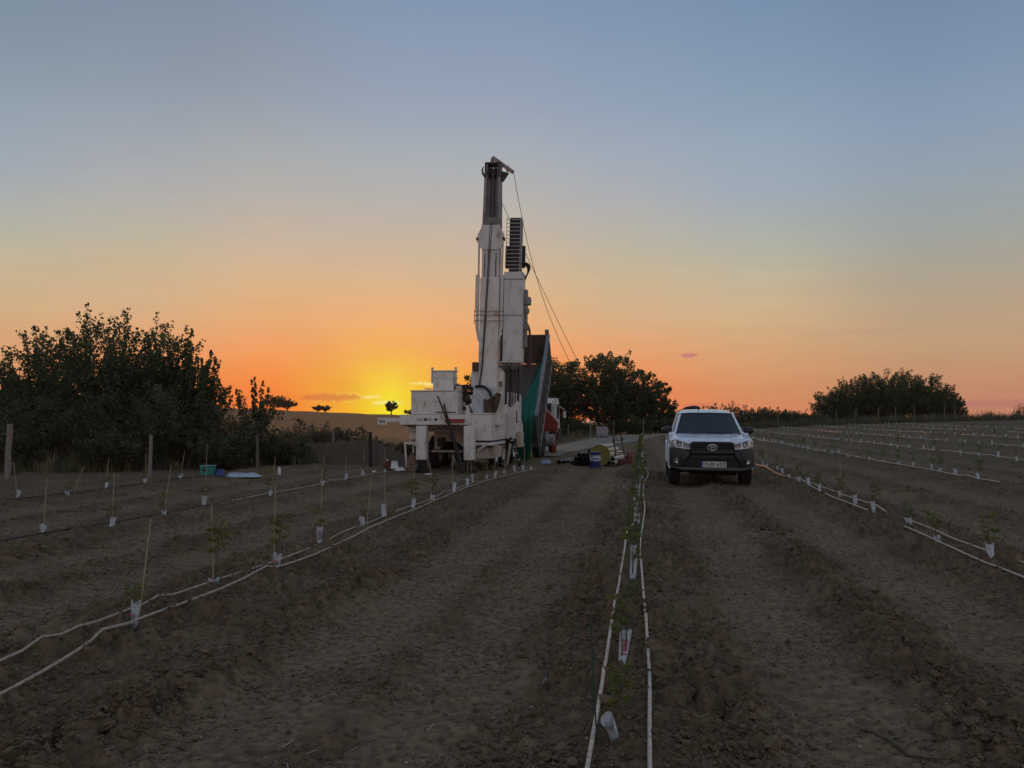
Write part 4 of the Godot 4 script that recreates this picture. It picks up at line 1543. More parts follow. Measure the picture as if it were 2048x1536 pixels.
	front_patch(lip, -0.91, 0.91, func(x): return 0.385 + 0.05 * smoothstep(0.6, 0.9, absf(x)), func(x): return 0.445 + 0.02 * smoothstep(0.6, 0.9, absf(x)), 0.012, 24, 3, 0.02)
	part("bumper_lip", lip, M.plastic_grey, o)  # lighter grey than the bumper: its lit look is put into the colour
	# grille and lower intake
	var back := MB.new()
	front_patch(back, -0.60, 0.60, func(x): return 0.40, func(x): return 1.02, -0.075, 16, 4)
	part("radiator_screen", back, M.black, o)
	for k in 3:
		var bar := MB.new()
		var yb := 0.835 + 0.054 * k
		front_patch(bar, -0.45, 0.45, func(x): return yb, func(x): return yb + 0.036, -0.012, 16, 4, 0.018)
		part("grille_bar", bar, M.plastic_dark, o)
	var surround := MB.new()
	var sp := []
	for q in [[-0.40, 0.815], [-0.47, 0.85], [-0.455, 0.985], [-0.40, 1.005], [0.40, 1.005], [0.455, 0.985], [0.47, 0.85], [0.40, 0.815], [-0.40, 0.815]]:
		sp.append(Vector3(q[0], q[1], fz(q[0], q[1]) + 0.004))
	surround.tube(sp, 0.017, 6)
	part("grille_frame", surround, M.plastic_dark, o)
	for k in 5:
		var bar := MB.new()
		var yb := 0.47 + 0.036 * k
		front_patch(bar, -0.52, 0.52, func(x): return yb, func(x): return yb + 0.012, -0.055, 10, 2, 0.006)
		part("intake_slat", bar, M.black, o)
	# emblem: an oval with two ovals inside
	var em := MB.new()
	var ez := fz(0, 0.9) + 0.022
	ring(em, Vector3(0, 0.895, ez), 0.098, 0.066, 0.0075)
	ring(em, Vector3(0, 0.917, ez), 0.062, 0.026, 0.005)
	ring(em, Vector3(0, 0.897, ez + 0.002), 0.027, 0.060, 0.005)
	part("emblem", em, M.chrome, o)
	# headlights
	for s in [-1.0, 1.0]:
		var hl := group_part("headlight", o)
		var lo := func(x): return 0.845 + 0.035 * smoothstep(0.45, 0.92, absf(x))
		var hi := func(x): return 0.965 + 0.085 * smoothstep(0.45, 0.80, absf(x)) - 0.03 * smoothstep(0.8, 0.92, absf(x))
		var bowl := MB.new()
		front_patch(bowl, s * 0.47, s * 0.915, lo, hi, -0.05, 10, 4)
		part("housing", bowl, M.lamp_inner, hl)
		for q in [[0.705, 0.06], [0.565, 0.042]]:
			var rf := MB.new()
			var y := 0.945 if q[0] > 0.6 else 0.915
			rf.t = Transform3D(Basis.from_euler(Vector3(PI / 2, 0, 0)), Vector3(s * q[0], y, fz(q[0], y) - 0.072))
			rf.lathe([Vector2(0.012, 0.0), Vector2(q[1] * 0.6, 0.012), Vector2(q[1] * 0.9, 0.034), Vector2(q[1], 0.055), Vector2(q[1] * 1.12, 0.058)], 22)
			part("reflector", rf, M.chrome, hl)
			var bulb := MB.new()
			bulb.ball(Vector3(s * q[0], y, fz(q[0], y) - 0.04), Vector3.ONE * q[1] * 0.42, 10)
			part("bulb", bulb, M.lens, hl)
		# silvered trim round the bowls, and the clear corner lamp
		var trim := MB.new()
		front_patch(trim, s * 0.775, s * 0.90, func(x): return lo.call(x) + 0.012, func(x): return hi.call(x) - 0.012, -0.03, 8, 4, 0.012)
		part("corner_reflector", trim, M.lamp_silver, hl)
		trim = MB.new()
		front_patch(trim, s * 0.475, s * 0.775, func(x): return lo.call(x) + 0.004, func(x): return lo.call(x) + 0.026, -0.03, 8, 2, 0.006)
		part("lower_trim", trim, M.lamp_silver, hl)
		trim = MB.new()
		front_patch(trim, s * 0.625, s * 0.645, func(x): return lo.call(x) + 0.006, func(x): return hi.call(x) - 0.006, -0.03, 2, 3, 0.006)
		part("divider", trim, M.lamp_silver, hl)
		var brow := MB.new()
		front_patch(brow, s * 0.465, s * 0.92, func(x): return hi.call(x) - 0.004, func(x): return hi.call(x) + 0.012, 0.002, 10, 2, 0.006)
		part("chrome_strip", brow, M.chrome, hl)
		var gl := MB.new()
		front_patch(gl, s * 0.465, s * 0.92, lo, hi, 0.0, 12, 4, 0.006)
		part("lens", gl, M.glass, hl)
		# fog lamp in a round recess
		var fl := group_part("fog_lamp", o)
		var fx: float = s * 0.755
		var fm := MB.new()
		fm.t = Transform3D(Basis.from_euler(Vector3(PI / 2, 0, 0)), Vector3(fx, 0.585, fz(0.755, 0.585) + 0.02))
		fm.lathe([Vector2(0.075, -0.01), Vector2(0.082, 0.014), Vector2(0.06, 0.022), Vector2(0.052, 0.008)], 24)
		part("bezel", fm, M.plastic_grey, fl)
		var fr := MB.new()
		fr.t = fm.t
		fr.lathe([Vector2(0.0, -0.0), Vector2(0.03, 0.004), Vector2(0.05, 0.02)], 22)
		part("reflector", fr, M.chrome, fl)
		var fg := MB.new()
		fg.t = fm.t
		fg.lathe([Vector2(0.05, 0.021), Vector2(0.03, 0.027), Vector2(0.0, 0.029)], 22)
		part("lens", fg, M.glass, fl)
		# door mirror
		var mi := group_part("door_mirror", o)
		var ms := MB.new()
		ms.t = Transform3D(Basis.from_euler(Vector3(0.05, -s * 0.15, s * -0.06)), Vector3(s * 0.945, 1.255, -1.52))
		ms.ball(Vector3.ZERO, Vector3(0.125, 0.088, 0.075), 16)
		part("shell", ms, M.plastic_dark, mi)
		var cap := MB.new()
		cap.t = ms.t
		var cr := []
		for j in 5:
			var r := []
			for i in 9:
				var a := lerpf(-0.9, 1.9, i / 8.0)
				var b := lerpf(-0.35, 0.25, j / 4.0)
				r.append(Vector3(s * cos(a) * 0.131, sin(a) * 0.093 * cos(b), sin(b) * 0.08 + 0.012))
			cr.append(r)
		cap.sheet(cr, Vector3(s, 0.4, 0))
		part("bright_cap", cap, M.chrome_dull, mi)
		var arm := MB.new()
		arm.bar(Vector3(s * 0.86, 1.19, -1.48), Vector3(s * 0.92, 1.215, -1.51), 0.09, 0.05, 0.012, Vector3.BACK)
		part("arm", arm, M.plastic_dark, mi)
	# number plate
	var np := group_part("number_plate", o)
	var nz := fz(0, 0.52) + 0.012
	var nb := MB.new()
	nb.box(Vector3(0.03, 0.52, nz), Vector3(0.54, 0.125, 0.016), 0.004)
	part("plate", nb, M.plate_white, np)
	var ns := MB.new()
	ns.box(Vector3(-0.218, 0.52, nz + 0.009), Vector3(0.042, 0.118, 0.004))
	part("blue_strip", ns, M.plate_blue, np)
	var tx := put("lettering", text_mesh("7529 KGY", 0.118, true, "Droid Sans", 0.003), M.black, np)
	tx.position = Vector3(0.052, 0.520, nz + 0.0105)
	tx.scale = Vector3(0.92, 1.0, 1.0)
	var e := put("country_letter", text_mesh("E", 0.045, true, "Droid Sans", 0.002), M.plate_white, np)
	e.position = Vector3(-0.218, 0.487, nz + 0.0125)
	# cab: pillars, roof, glass
	var cab := MB.new()
	for s in [-1.0, 1.0]:
		var a0 := Vector3(s * 0.775, 1.15, -1.28)
		var a1 := Vector3(s * 0.605, 1.665, -2.08)
		cab.bar(a0, a1, 0.075, 0.08, 0.02, Vector3(s, 0, 0.2))
		cab.bar(Vector3(s * 0.80, 1.16, -2.28), Vector3(s * 0.645, 1.70, -2.35), 0.06, 0.1, 0.015)
		cab.bar(Vector3(s * 0.80, 1.16, -3.16), Vector3(s * 0.645, 1.68, -3.05), 0.06, 0.14, 0.015)
		# shoulder below the side glass
		cab.bar(Vector3(s * 0.85, 1.165, -1.25), Vector3(s * 0.85, 1.19, -3.18), 0.13, 0.07, 0.03)
	var rr := []
	for j in 12:
		var v := j / 11.0
		var z := lerpf(-2.02, -3.16, v)
		var r := []
		for i in 21:
			var u := lerpf(-1.0, 1.0, i / 20.0)
			var x := 0.665 * u
			var y := 1.672 + 0.118 * sin(clampf(v * 1.25, 0, 1) * PI / 2) - 0.03 * v * v - 0.025 * u * u - 0.07 * pow(absf(u), 8.0)
			y += 0.008 * (1.0 if absf(u) > 0.72 and absf(u) < 0.9 else 0.0)
			r.append(Vector3(x, y, z + 0.07 * (1.0 - u * u) * (1.0 - v)))
		rr.append(r)
	cab.sheet(rr, Vector3.UP, 0.03)
	cab.box(Vector3(0, 1.28, -3.17), Vector3(1.5, 0.24, 0.05), 0.01)
	part("cab", cab, M.car_white, o)
	var fin := MB.new()
	fin.t = Transform3D(Basis.IDENTITY, Vector3(-0.17, 1.735, -2.25))
	fin.lathe([Vector2(0.022, 0.0), Vector2(0.02, 0.02), Vector2(0.004, 0.03), Vector2(0.003, 0.075)], 8)
	part("aerial", fin, M.black, o)
	var ws := MB.new()
	rows = []
	for j in 9:
		var v := j / 8.0
		var r := []
		for i in 17:
			var u := lerpf(-1.0, 1.0, i / 16.0)
			var hw := lerpf(0.745, 0.585, v)
			r.append(Vector3(hw * u, lerpf(1.165, 1.662, v) - 0.012 * u * u, lerpf(-1.27, -2.03, v) + 0.10 * (1.0 - u * u) * (1.0 - 0.3 * v) + 0.02))
		rows.append(r)
	ws.sheet(rows, Vector3(0, 0.6, 0.8))
	part("windscreen", ws, M.windscreen, o)
	var seal := MB.new()
	var ring_pts := []
	for i in 17:
		ring_pts.append(rows[0][i])
	for j in range(1, 9):
		ring_pts.append(rows[j][16])
	for i in 17:
		ring_pts.append(rows[8][16 - i])
	for j in range(1, 9):
		ring_pts.append(rows[8 - j][0])
	seal.tube(ring_pts, 0.017, 6, false)
	part("windscreen_seal", seal, M.black, o)
	for s in [-1.0, 1.0]:
		var wp := MB.new()
		wp.bar(Vector3(s * 0.05 - 0.28, 1.20, -1.17), Vector3(s * 0.06 + 0.22, 1.215, -1.16), 0.018, 0.014, 0.0, Vector3.UP)
		part("wiper", wp, M.black, o)
		var sg := MB.new()
		sg.face([Vector3(s * 0.80, 1.2, -1.42), Vector3(s * 0.80, 1.2, -2.26), Vector3(s * 0.655, 1.66, -2.32), Vector3(s * 0.64, 1.645, -2.1)], Vector3(s, 0, 0))
		part("side_window", sg, M.dark_glass, o)
		var sg2 := MB.new()
		sg2.face([Vector3(s * 0.80, 1.2, -2.32), Vector3(s * 0.80, 1.2, -3.1), Vector3(s * 0.65, 1.66, -3.02), Vector3(s * 0.655, 1.67, -2.38)], Vector3(s, 0, 0))
		part("side_window", sg2, M.dark_glass, o)
		var st := MB.new()
		st.box(Vector3(s * 0.36, 0.98, -2.35), Vector3(0.5, 0.62, 0.16), 0.05)
		st.box(Vector3(s * 0.36, 0.72, -2.1), Vector3(0.5, 0.16, 0.5), 0.04)
		st.box(Vector3(s * 0.36, 1.38, -2.38), Vector3(0.25, 0.17, 0.1), 0.035)
		part("seat", st, M.cloth_dark, o)
	var dash := MB.new()
	dash.box(Vector3(0, 1.06, -1.45), Vector3(1.5, 0.22, 0.5), 0.06)
	dash.box(Vector3(0, 0.6, -2.2), Vector3(1.56, 0.1, 1.9))
	dash.box(Vector3(0, 1.2, -3.1), Vector3(1.5, 0.5, 0.06), 0.02)
	part("dashboard", dash, M.cloth_dark, o)
	var rg := MB.new()
	rg.face([Vector3(-0.62, 1.42, -3.13), Vector3(0.62, 1.42, -3.13), Vector3(0.58, 1.66, -3.10), Vector3(-0.58, 1.66, -3.10)], Vector3.FORWARD)
	part("rear_window", rg, M.dark_glass, o)
	var stw := MB.new()
	stw.t = Transform3D(Basis.from_euler(Vector3(-0.4, 0, 0)), Vector3(0.36, 1.16, -1.78))
	ring(stw, Vector3.ZERO, 0.18, 0.18, 0.016)
	part("steering_wheel", stw, M.black, o)
	var rvm := MB.new()
	rvm.box(Vector3(0.0, 1.57, -1.85), Vector3(0.2, 0.06, 0.03), 0.015)
	rvm.bar(Vector3(0, 1.58, -1.86), Vector3(0, 1.64, -1.93), 0.02, 0.02)
	part("rear_view_mirror", rvm, M.black, o)
	var paper := MB.new()
	paper.t = Transform3D(Basis.from_euler(Vector3(0.12, 0.3, 0)), Vector3(-0.14, 1.182, -1.36))
	paper.box(Vector3.ZERO, Vector3(0.26, 0.012, 0.1))
	part("papers_on_dashboard", paper, M.paper, o)
	# cargo bed
	var bed := MB.new()
	bed.box(Vector3(0, 0.72, -4.2), Vector3(1.66, 0.06, 2.0))
	bed.box(Vector3(0, 0.92, -5.22), Vector3(1.66, 0.44, 0.06), 0.01)
	bed.box(Vector3(0, 0.92, -3.26), Vector3(1.6, 0.42, 0.05), 0.01)
	part("cargo_bed", bed, M.car_white, o)
	var roll := MB.new()
	var rp := []
	for k in 15:
		var t := k / 14.0
		rp.append(Vector3(lerpf(-0.66, 0.0, t), 1.18 + 0.60 * pow(sin(PI * clampf(0.06 + t * 0.9, 0, 1)), 0.45) + 0.06 * t, -3.62 - 0.05 * sin(t * 4.0)))
	roll.tube(rp, 0.05, 8)
	roll.ball(Vector3(-0.20, 1.80, -3.72), Vector3(0.18, 0.08, 0.18), 12)
	part("dark_hose_coil", roll, M.black, o)
	# underneath
	var under := MB.new()
	under.box(Vector3(0, 0.40, -0.75), Vector3(1.3, 0.16, 0.9), 0.03)
	under.box(Vector3(0, 0.5, -2.9), Vector3(1.1, 0.25, 4.2), 0.03)
	under.bar(Vector3(-0.75, 0.34, -1.0), Vector3(0.75, 0.34, -1.0), 0.12, 0.12, 0.03, Vector3.BACK)
	under.bar(Vector3(-0.75, 0.36, -4.08), Vector3(0.75, 0.36, -4.08), 0.14, 0.14, 0.03, Vector3.BACK)
	for s in [-1.0, 1.0]:
		under.box(Vector3(s * 0.62, 0.75, -1.0), Vector3(0.3, 0.34, 1.1))
	part("underside", under, M.black, o)
	var guard := MB.new()
	guard.face([Vector3(-0.55, 0.39, -0.12), Vector3(0.55, 0.39, -0.12), Vector3(0.45, 0.27, -0.6), Vector3(-0.45, 0.27, -0.6)], Vector3(0, -0.5, 1))
	part("skid_plate", guard, M.plastic_dark, o)
	for s in [-1.0, 1.0]:
		wheel(o, Vector3(s * 0.795, 0.385, -1.0), 0.385, 0.255, M.steel_grey)
		wheel(o, Vector3(s * 0.795, 0.385, -4.08), 0.385, 0.255, M.steel_grey)


# ---------------------------------------------------------------- drilling rig
func mb_in(o: Node3D) -> MB:
	var m := MB.new()
	m.t = o.transform.affine_inverse()
	return m


func bx(m: MB, x0: float, x1: float, y0: float, y1: float, z0: float, z1: float, bev := 0.012) -> void:
	m.box(Vector3((x0 + x1) / 2, (y0 + y1) / 2, (z0 + z1) / 2), Vector3(absf(x1 - x0), absf(y1 - y0), absf(z1 - z0)), bev)


func star(m: MB, at: Vector3, r: float, points: int) -> void:
	var p := PackedVector2Array()
	for k in points * 2:
		var a := TAU * k / (points * 2) + PI / 2
		var q := r * (1.0 if k % 2 == 0 else 0.55)
		p.append(Vector2(at.x + cos(a) * q, at.y + sin(a) * q * 0.8))
	m.prism(p, at.z, at.z + 0.004)


func build_rig() -> void:
	rng.seed = 31
	var o := thing("drilling_rig", "white truck-mounted drilling rig with its mast raised, rear to the camera", "drilling rig", Vector3(-5.5, 0, -23.4))
	var m := mb_in(o)
	# running gear
	bx(m, -6.0, -5.82, 0.72, 0.98, -29.8, -23.9)
	bx(m, -5.18, -5.0, 0.72, 0.98, -29.8, -23.9)
	bx(m, -6.4, -4.6, 0.46, 0.6, -25.55, -25.4, 0.03)
	bx(m, -6.4, -4.6, 0.46, 0.6, -26.85, -26.7, 0.03)
	m.ball(Vector3(-5.5, 0.55, -25.47), Vector3(0.26, 0.27, 0.3), 14)
	bx(m, -6.3, -4.7, 0.72, 1.1, -29.6, -27.0)
	part("chassis", m, M.dark_metal, o)
	for z in [-25.47, -26.77, -29.0]:
		for x in [-6.42, -4.62]:
			wheel(o, Vector3(x + 5.5, 0.5, z + 23.4), 0.5, 0.3, M.rig_white)
	m = mb_in(o)
	bx(m, -6.85, -4.32, 1.16, 1.34, -27.8, -23.75, 0.02)
	part("deck", m, M.rig_white, o)
	m = mb_in(o)
	bx(m, -6.7, -4.35, 1.0, 2.45, -29.9, -27.95, 0.08)
	part("driver_cab", m, M.rig_white, o)
	# the lettered board across the tail
	var tb := group_part("tail_board", o)
	m = mb_in(o)
	bx(m, -7.0, -5.06, 1.36, 1.655, -23.43, -23.36, 0.012)
	part("board", m, M.rig_white, tb)
	m = mb_in(o)
	bx(m, -7.68, -7.003, 1.44, 1.56, -23.46, -23.41, 0.008)
	bx(m, -7.68, -7.40, 1.36, 1.439, -23.46, -23.41, 0.008)
	part("side_arm", m, M.rig_white, tb)
	var tx := put("lettering", text_mesh("DG", 0.13, true, "Droid Sans", 0.006), M.ink, tb)
	tx.position = Vector3(-7.54 + 5.5, 1.455, 0.0 - 0.009)
	var x := -6.40
	for w in ["LG", "*", "LG", "*"]:
		if w == "*":
			m = mb_in(o)
			star(m, Vector3(x + (0.02 if x < -6.1 else 0.06), 1.515, -23.357), 0.068, 5)
			part("emblem", m, M.ink, tb)
			x += 0.13
		else:
			var l := put("lettering", text_mesh(w, 0.105, true, "Droid Serif", 0.005), M.ink, tb)
			l.position = Vector3(x + 5.5, 1.515, 0.043)
			x += 0.15
	m = mb_in(o)
	bx(m, -5.63, -5.05, 1.42, 1.53, -23.352, -23.31, 0.006)
	part("red_marker_board", m, M.red_board, tb)
	# overhang under the board, its underside rusty and dark
	m = mb_in(o)
	m.prism(PackedVector2Array([Vector2(-6.97, 1.357), Vector2(-6.3, 1.22), Vector2(-5.12, 1.2), Vector2(-5.06, 1.357)]), -24.1, -23.40)
	part("overhang", m, M.rust_dark, o)
	m = mb_in(o)
	bx(m, -6.17, -5.06, 0.86, 1.26, -24.3, -24.2, 0.01)
	bx(m, -6.17, -5.98, 0.62, 0.859, -24.3, -24.2, 0.01)
	bx(m, -5.24, -5.06, 0.62, 0.859, -24.3, -24.2, 0.01)
	m.face([Vector3(-5.98, 0.86, -24.195), Vector3(-5.24, 0.86, -24.195), Vector3(-5.24, 0.66, -24.195), Vector3(-5.5, 0.86, -24.195)], Vector3.BACK)
	m.face([Vector3(-5.98, 0.86, -24.195), Vector3(-5.72, 0.86, -24.195), Vector3(-5.98, 0.66, -24.195)], Vector3.BACK)
	part("rear_skirt", m, M.rig_dirty_shaded, o)  # brown-grey also paints in the shadow under the deck
	m = mb_in(o)
	bx(m, -6.2, -5.28, 0.54, 0.605, -24.12, -24.0, 0.012)
	part("under_run_bar", m, M.rig_dirty_shaded, o)
	# cabinet
	var cb := group_part("rear_cabinet", o)
	m = mb_in(o)
	bx(m, -6.7, -5.3, 1.66, 2.34, -24.62, -23.52, 0.015)
	part("case", m, M.rig_white, cb)
	m = mb_in(o)
	bx(m, -6.73, -5.27, 2.343, 2.372, -24.65, -23.49, 0.008)
	part("lid", m, M.rig_white, cb)
	m = mb_in(o)
	bx(m, -6.14, -5.39, 1.74, 2.29, -23.517, -23.503, 0.004)
	part("door", m, M.rig_white, cb)
	m = mb_in(o)
	m.ball(Vector3(-5.95, 2.03, -23.50), Vector3(0.022, 0.022, 0.015), 8)
	bx(m, -5.95, -5.36, 1.715, 1.735, -23.53, -23.49, 0.004)
	part("door_latch", m, M.ink, cb)
	m = mb_in(o)
	bx(m, -6.42, -6.28, 2.42, 2.445, -24.4, -23.9, 0.005)
	part("bracket", m, M.rig_white, cb)
	# upper stowage box with two posts
	var sb := group_part("stowage_box", o)
	m = mb_in(o)
	bx(m, -6.2, -5.56, 2.376, 2.94, -24.55, -24.12, 0.02)
	bx(m, -6.24, -5.52, 2.75, 2.775, -24.57, -24.10, 0.006)
	bx(m, -6.24, -5.52, 2.95, 2.985, -24.57, -24.10, 0.01)
	part("case", m, M.rig_white, sb)
	for px in [-6.25, -5.53]:
		m = mb_in(o)
		bx(m, px - 0.03, px + 0.03, 2.6, 3.09, -24.3, -24.22, 0.008)
		part("post", m, M.rig_white, sb)
	# outriggers
	for px in [-6.31, -4.905]:
		var g := group_part("outrigger", o)
		m = mb_in(o)
		bx(m, px - 0.15, px + 0.15, 0.35, 1.33, -23.50, -23.2, 0.015)
		part("sleeve", m, M.rig_white, g)
		m = mb_in(o)
		bx(m, px - 0.11, px + 0.11, 0.10, 0.36, -23.46, -23.24, 0.012)
		part("leg", m, M.dark_metal, g)
		m = mb_in(o)
		bx(m, px - 0.22, px + 0.22, 0.02, 0.10, -23.58, -23.12, 0.02)
		part("foot", m, M.dark_metal, g)
	# left-hand frame with steps
	m = mb_in(o)
	bx(m, -6.85, -6.47, 0.93, 1.30, -24.5, -23.9, 0.012)
	bx(m, -6.86, -6.46, 0.78, 0.86, -24.0, -23.86, 0.01)
	m.bar(Vector3(-6.90, 0.82, -23.6), Vector3(-6.84, 0.03, -23.6), 0.055, 0.05, 0.01)
	m.bar(Vector3(-6.76, 0.80, -24.0), Vector3(-6.74, 0.2, -24.0), 0.05, 0.05, 0.01)
	m.bar(Vector3(-6.93, 0.83, -23.6), Vector3(-6.46, 0.79, -23.6), 0.06, 0.05, 0.01, Vector3.UP)
	m.bar(Vector3(-6.62, 0.79, -23.6), Vector3(-6.45, 0.68, -23.6), 0.045, 0.045, 0.008, Vector3.UP)
	part("side_frame", m, M.rig_white, o)
	# right-hand tool box: open tray with a lip
	var tbx := group_part("tool_box", o)
	m = mb_in(o)
	bx(m, -4.92, -4.33, 0.90, 1.66, -26.2, -23.62, 0.012)
	part("case", m, M.rig_white, tbx)
	m = mb_in(o)
	bx(m, -4.94, -4.31, 1.663, 1.70, -26.22, -23.60, 0.008)
	part("lid", m, M.rig_white, tbx)
	for k in 3:
		m = mb_in(o)
		var z0 := -23.75 - 0.82 * k
		bx(m, -4.329, -4.315, 0.98, 1.58, z0 - 0.74, z0, 0.004)
		part("side_door", m, M.rig_white, tbx)
	m = mb_in(o)
	bx(m, -4.93, -4.30, 0.76, 0.845, -26.0, -23.6, 0.01)
	m.bar(Vector3(-4.74, 0.62, -23.62), Vector3(-4.46, 0.78, -23.62), 0.05, 0.05, 0.008, Vector3.UP)
	bx(m, -4.90, -4.36, 0.36, 0.70, -24.4, -24.3, 0.01)
	part("box_frame", m, M.rig_white, o)
	m = mb_in(o)
	bx(m, -4.9, -4.36, 0.848, 0.897, -26.0, -23.7, 0.0)  # black bar fills the slot under the tool box as painted shade
	bx(m, -4.56, -4.36, 0.69, 0.755, -23.75, -23.61, 0.01)
	part("slot_shade_bracket", m, M.ink, o)
	m = mb_in(o)
	bx(m, -4.36, -4.10, 0.42, 0.755, -24.1, -24.04, 0.01)
	part("mud_flap", m, M.rig_dirty_shaded, o)
	m = mb_in(o)
	m.face([Vector3(-4.06, 0.80, -25.2), Vector3(-3.98, 0.74, -25.2), Vector3(-4.08, 0.16, -25.2), Vector3(-4.16, 0.10, -25.2)], Vector3.BACK)
	m.face([Vector3(-4.06, 0.80, -25.23), Vector3(-3.98, 0.74, -25.23), Vector3(-4.08, 0.16, -25.23), Vector3(-4.16, 0.10, -25.23)], Vector3.FORWARD)
	part("hanging_flap", m, M.rig_dirty_shaded, o)
	# tall control panel behind the tool box
	var cp := group_part("control_panel", o)
	m = mb_in(o)
	m.prism(PackedVector2Array([Vector2(-4.46, 1.3), Vector2(-4.46, 1.5), Vector2(-4.2, 2.03), Vector2(-4.03, 2.03), Vector2(-4.03, 0.9), Vector2(-4.3, 0.9)]), -26.9, -26.24)
	part("case", m, M.rig_white, cp)
	m = mb_in(o)
	bx(m, -4.029, -4.015, 1.4, 1.8, -26.62, -26.45, 0.004)
	part("handle", m, M.rust_dark, cp)
	m = mb_in(o)
	m.tube(curve3(Vector3(-4.0, 1.5, -26.5), Vector3(-3.82, 1.5, -26.5), Vector3(-3.86, 1.1, -26.5), 6), 0.035, 8)
	part("white_hose", m, M.rig_white, cp)
	m = mb_in(o)
	bx(m, -4.02, -3.86, 0.62, 1.12, -27.0, -26.4, 0.02)
	part("battery_box", m, M.rig_dirty_shaded, cp)
	for k in 4:
		m = mb_in(o)
		var pts := []
		for i in 9:
			var t := i / 8.0
			pts.append(Vector3(-4.12 + 0.30 * t + 0.03 * sin(t * 9.0 + k * 2.0) + 0.016 * k, 0.95 - 0.9 * t + 0.12 * sin(t * PI), -25.7 + 0.05 * cos(t * 8.0 + k)))
		m.tube(pts, 0.02, 6)
		part("hydraulic_hose", m, M.black, o)
	for k in 4:
		m = mb_in(o)
		m.t = m.t * Transform3D(Basis.from_euler(Vector3(0, 0, 0.3)), Vector3(-4.05 + 0.075 * k, 0.86 - 0.2 * k, -25.66))
		m.lathe([Vector2(0.045, -0.015), Vector2(0.045, 0.015)], 10)
		part("hose_clip", m, M.rig_white, o)

	# mast foot: cheeks and the blue-grey guide plate
	m = mb_in(o)
	for s in [-1.0, 1.0]:
		var pl := PackedVector2Array([Vector2(-4.57 + s * 0.27, 1.6), Vector2(-4.57 + s * 0.46, 1.6), Vector2(-4.57 + s * 0.50, 2.9), Vector2(-4.57 + s * 0.42, 3.02), Vector2(-4.57 + s * 0.30, 3.08)])
		m.prism(pl, -24.62, -24.30)
	bx(m, -5.0, -4.16, 1.34, 1.7, -24.9, -24.1, 0.02)
	part("mast_foot", m, M.rig_white, o)
	m = mb_in(o)
	m.prism(PackedVector2Array([Vector2(-5.02, 1.68), Vector2(-4.40, 1.68), Vector2(-4.40, 2.12), Vector2(-4.28, 2.3), Vector2(-4.28, 2.5), Vector2(-4.9, 2.46), Vector2(-5.0, 2.2)]), -24.18, -24.10)
	part("guide_plate", m, M.rig_blue, o)
	m = mb_in(o)
	for k in 5:
		bx(m, -4.22 + 0.022 * k, -4.21 + 0.022 * k, 2.62 - rnd(0.1, 0.3), 2.64, -24.297, -24.285, 0.002)
	bx(m, -4.23, -4.11, 2.63, 2.65, -24.297, -24.284, 0.002)
	part("grease_streaks", m, M.rust_dark, o)
	# rusty clutter either side of the foot
	var vb := group_part("valve_bank", o)
	for k in 16:
		m = mb_in(o)
		var c := Vector3(rnd(-5.26, -5.06), rnd(1.78, 2.62), rnd(-24.35, -24.1))
		bx(m, c.x - rnd(0.03, 0.08), c.x + rnd(0.03, 0.08), c.y - 0.06, c.y + rnd(0.03, 0.08), c.z - 0.06, c.z + 0.05, 0.012)
		part("valve", m, M.rust_dark if k % 3 else M.dark_metal, vb)
	for k in 5:
		m = mb_in(o)
		var x0 := -5.55 + 0.07 * k
		m.tube(curve3(Vector3(x0, 2.38, -24.2), Vector3(x0 + 0.05, 2.78 - 0.04 * k, -24.15), Vector3(-5.12, 2.2 + 0.08 * k, -24.12), 8), 0.022, 6)
		part("hose", m, M.black if k % 2 else M.rust_dark, vb)
	m = mb_in(o)
	bx(m, -5.5, -5.3, 2.38, 2.52, -24.4, -24.1, 0.03)
	bx(m, -5.52, -5.42, 2.50, 2.60, -24.35, -24.2, 0.03)
	part("pump_cover", m, M.rig_dirty_shaded, vb)
	for k in 3:
		m = mb_in(o)
		m.tube([Vector3(-5.09 + 0.02 * k, 2.02 - 0.12 * k, -24.0), Vector3(-4.92 + 0.02 * k, 1.68 - 0.1 * k, -23.9)], 0.012, 6)
		part("control_lever", m, M.black, o)
	m = mb_in(o)
	m.prism(PackedVector2Array([Vector2(-4.62, 1.72), Vector2(-4.26, 1.72), Vector2(-4.18, 1.95), Vector2(-4.1, 2.25), Vector2(-4.22, 2.32), Vector2(-4.34, 2.18), Vector2(-4.5, 2.1), Vector2(-4.63, 2.12)]), -24.06, -23.96)
	part("mud_deflector", m, M.rust_dark, o)
	m = mb_in(o)
	m.tube(curve3(Vector3(-4.88, 2.48, -24.02), Vector3(-4.35, 2.62, -23.92), Vector3(-4.30, 1.72, -23.95), 12), 0.045, 8)
	part("mud_hose", m, M.black, o)
	m = mb_in(o)
	bx(m, -5.0, -4.82, 2.95, 3.22, -24.2, -24.1, 0.015)
	part("winch_box", m, M.rust_dark, o)

	# the mast, leaning very slightly to the right; built upright about its foot and then tilted
	var mast := group_part("mast", o)
	mast.position = Vector3(0.93, 1.6, -1.0)
	mast.rotation.z = deg_to_rad(-1.25)
	var f := MB.new()
	bx(f, -0.29, 0.29, 0.0, 4.16, -0.22, 0.22, 0.02)
	part("lower_section", f, M.rig_white, mast)
	f = MB.new()
	bx(f, -0.262, 0.262, 4.1, 5.35, -0.19, 0.19, 0.015)
	f.prism(PackedVector2Array([Vector2(-0.26, 5.0), Vector2(-0.40, 5.2), Vector2(-0.40, 5.46), Vector2(-0.285, 5.66), Vector2(-0.285, 5.74), Vector2(0.285, 5.74), Vector2(0.285, 5.66), Vector2(0.41, 5.46), Vector2(0.41, 5.2), Vector2(0.26, 5.0)]), 0.195, 0.235)
	bx(f, -0.27, 0.27, 5.3, 5.72, -0.19, 0.19, 0.01)
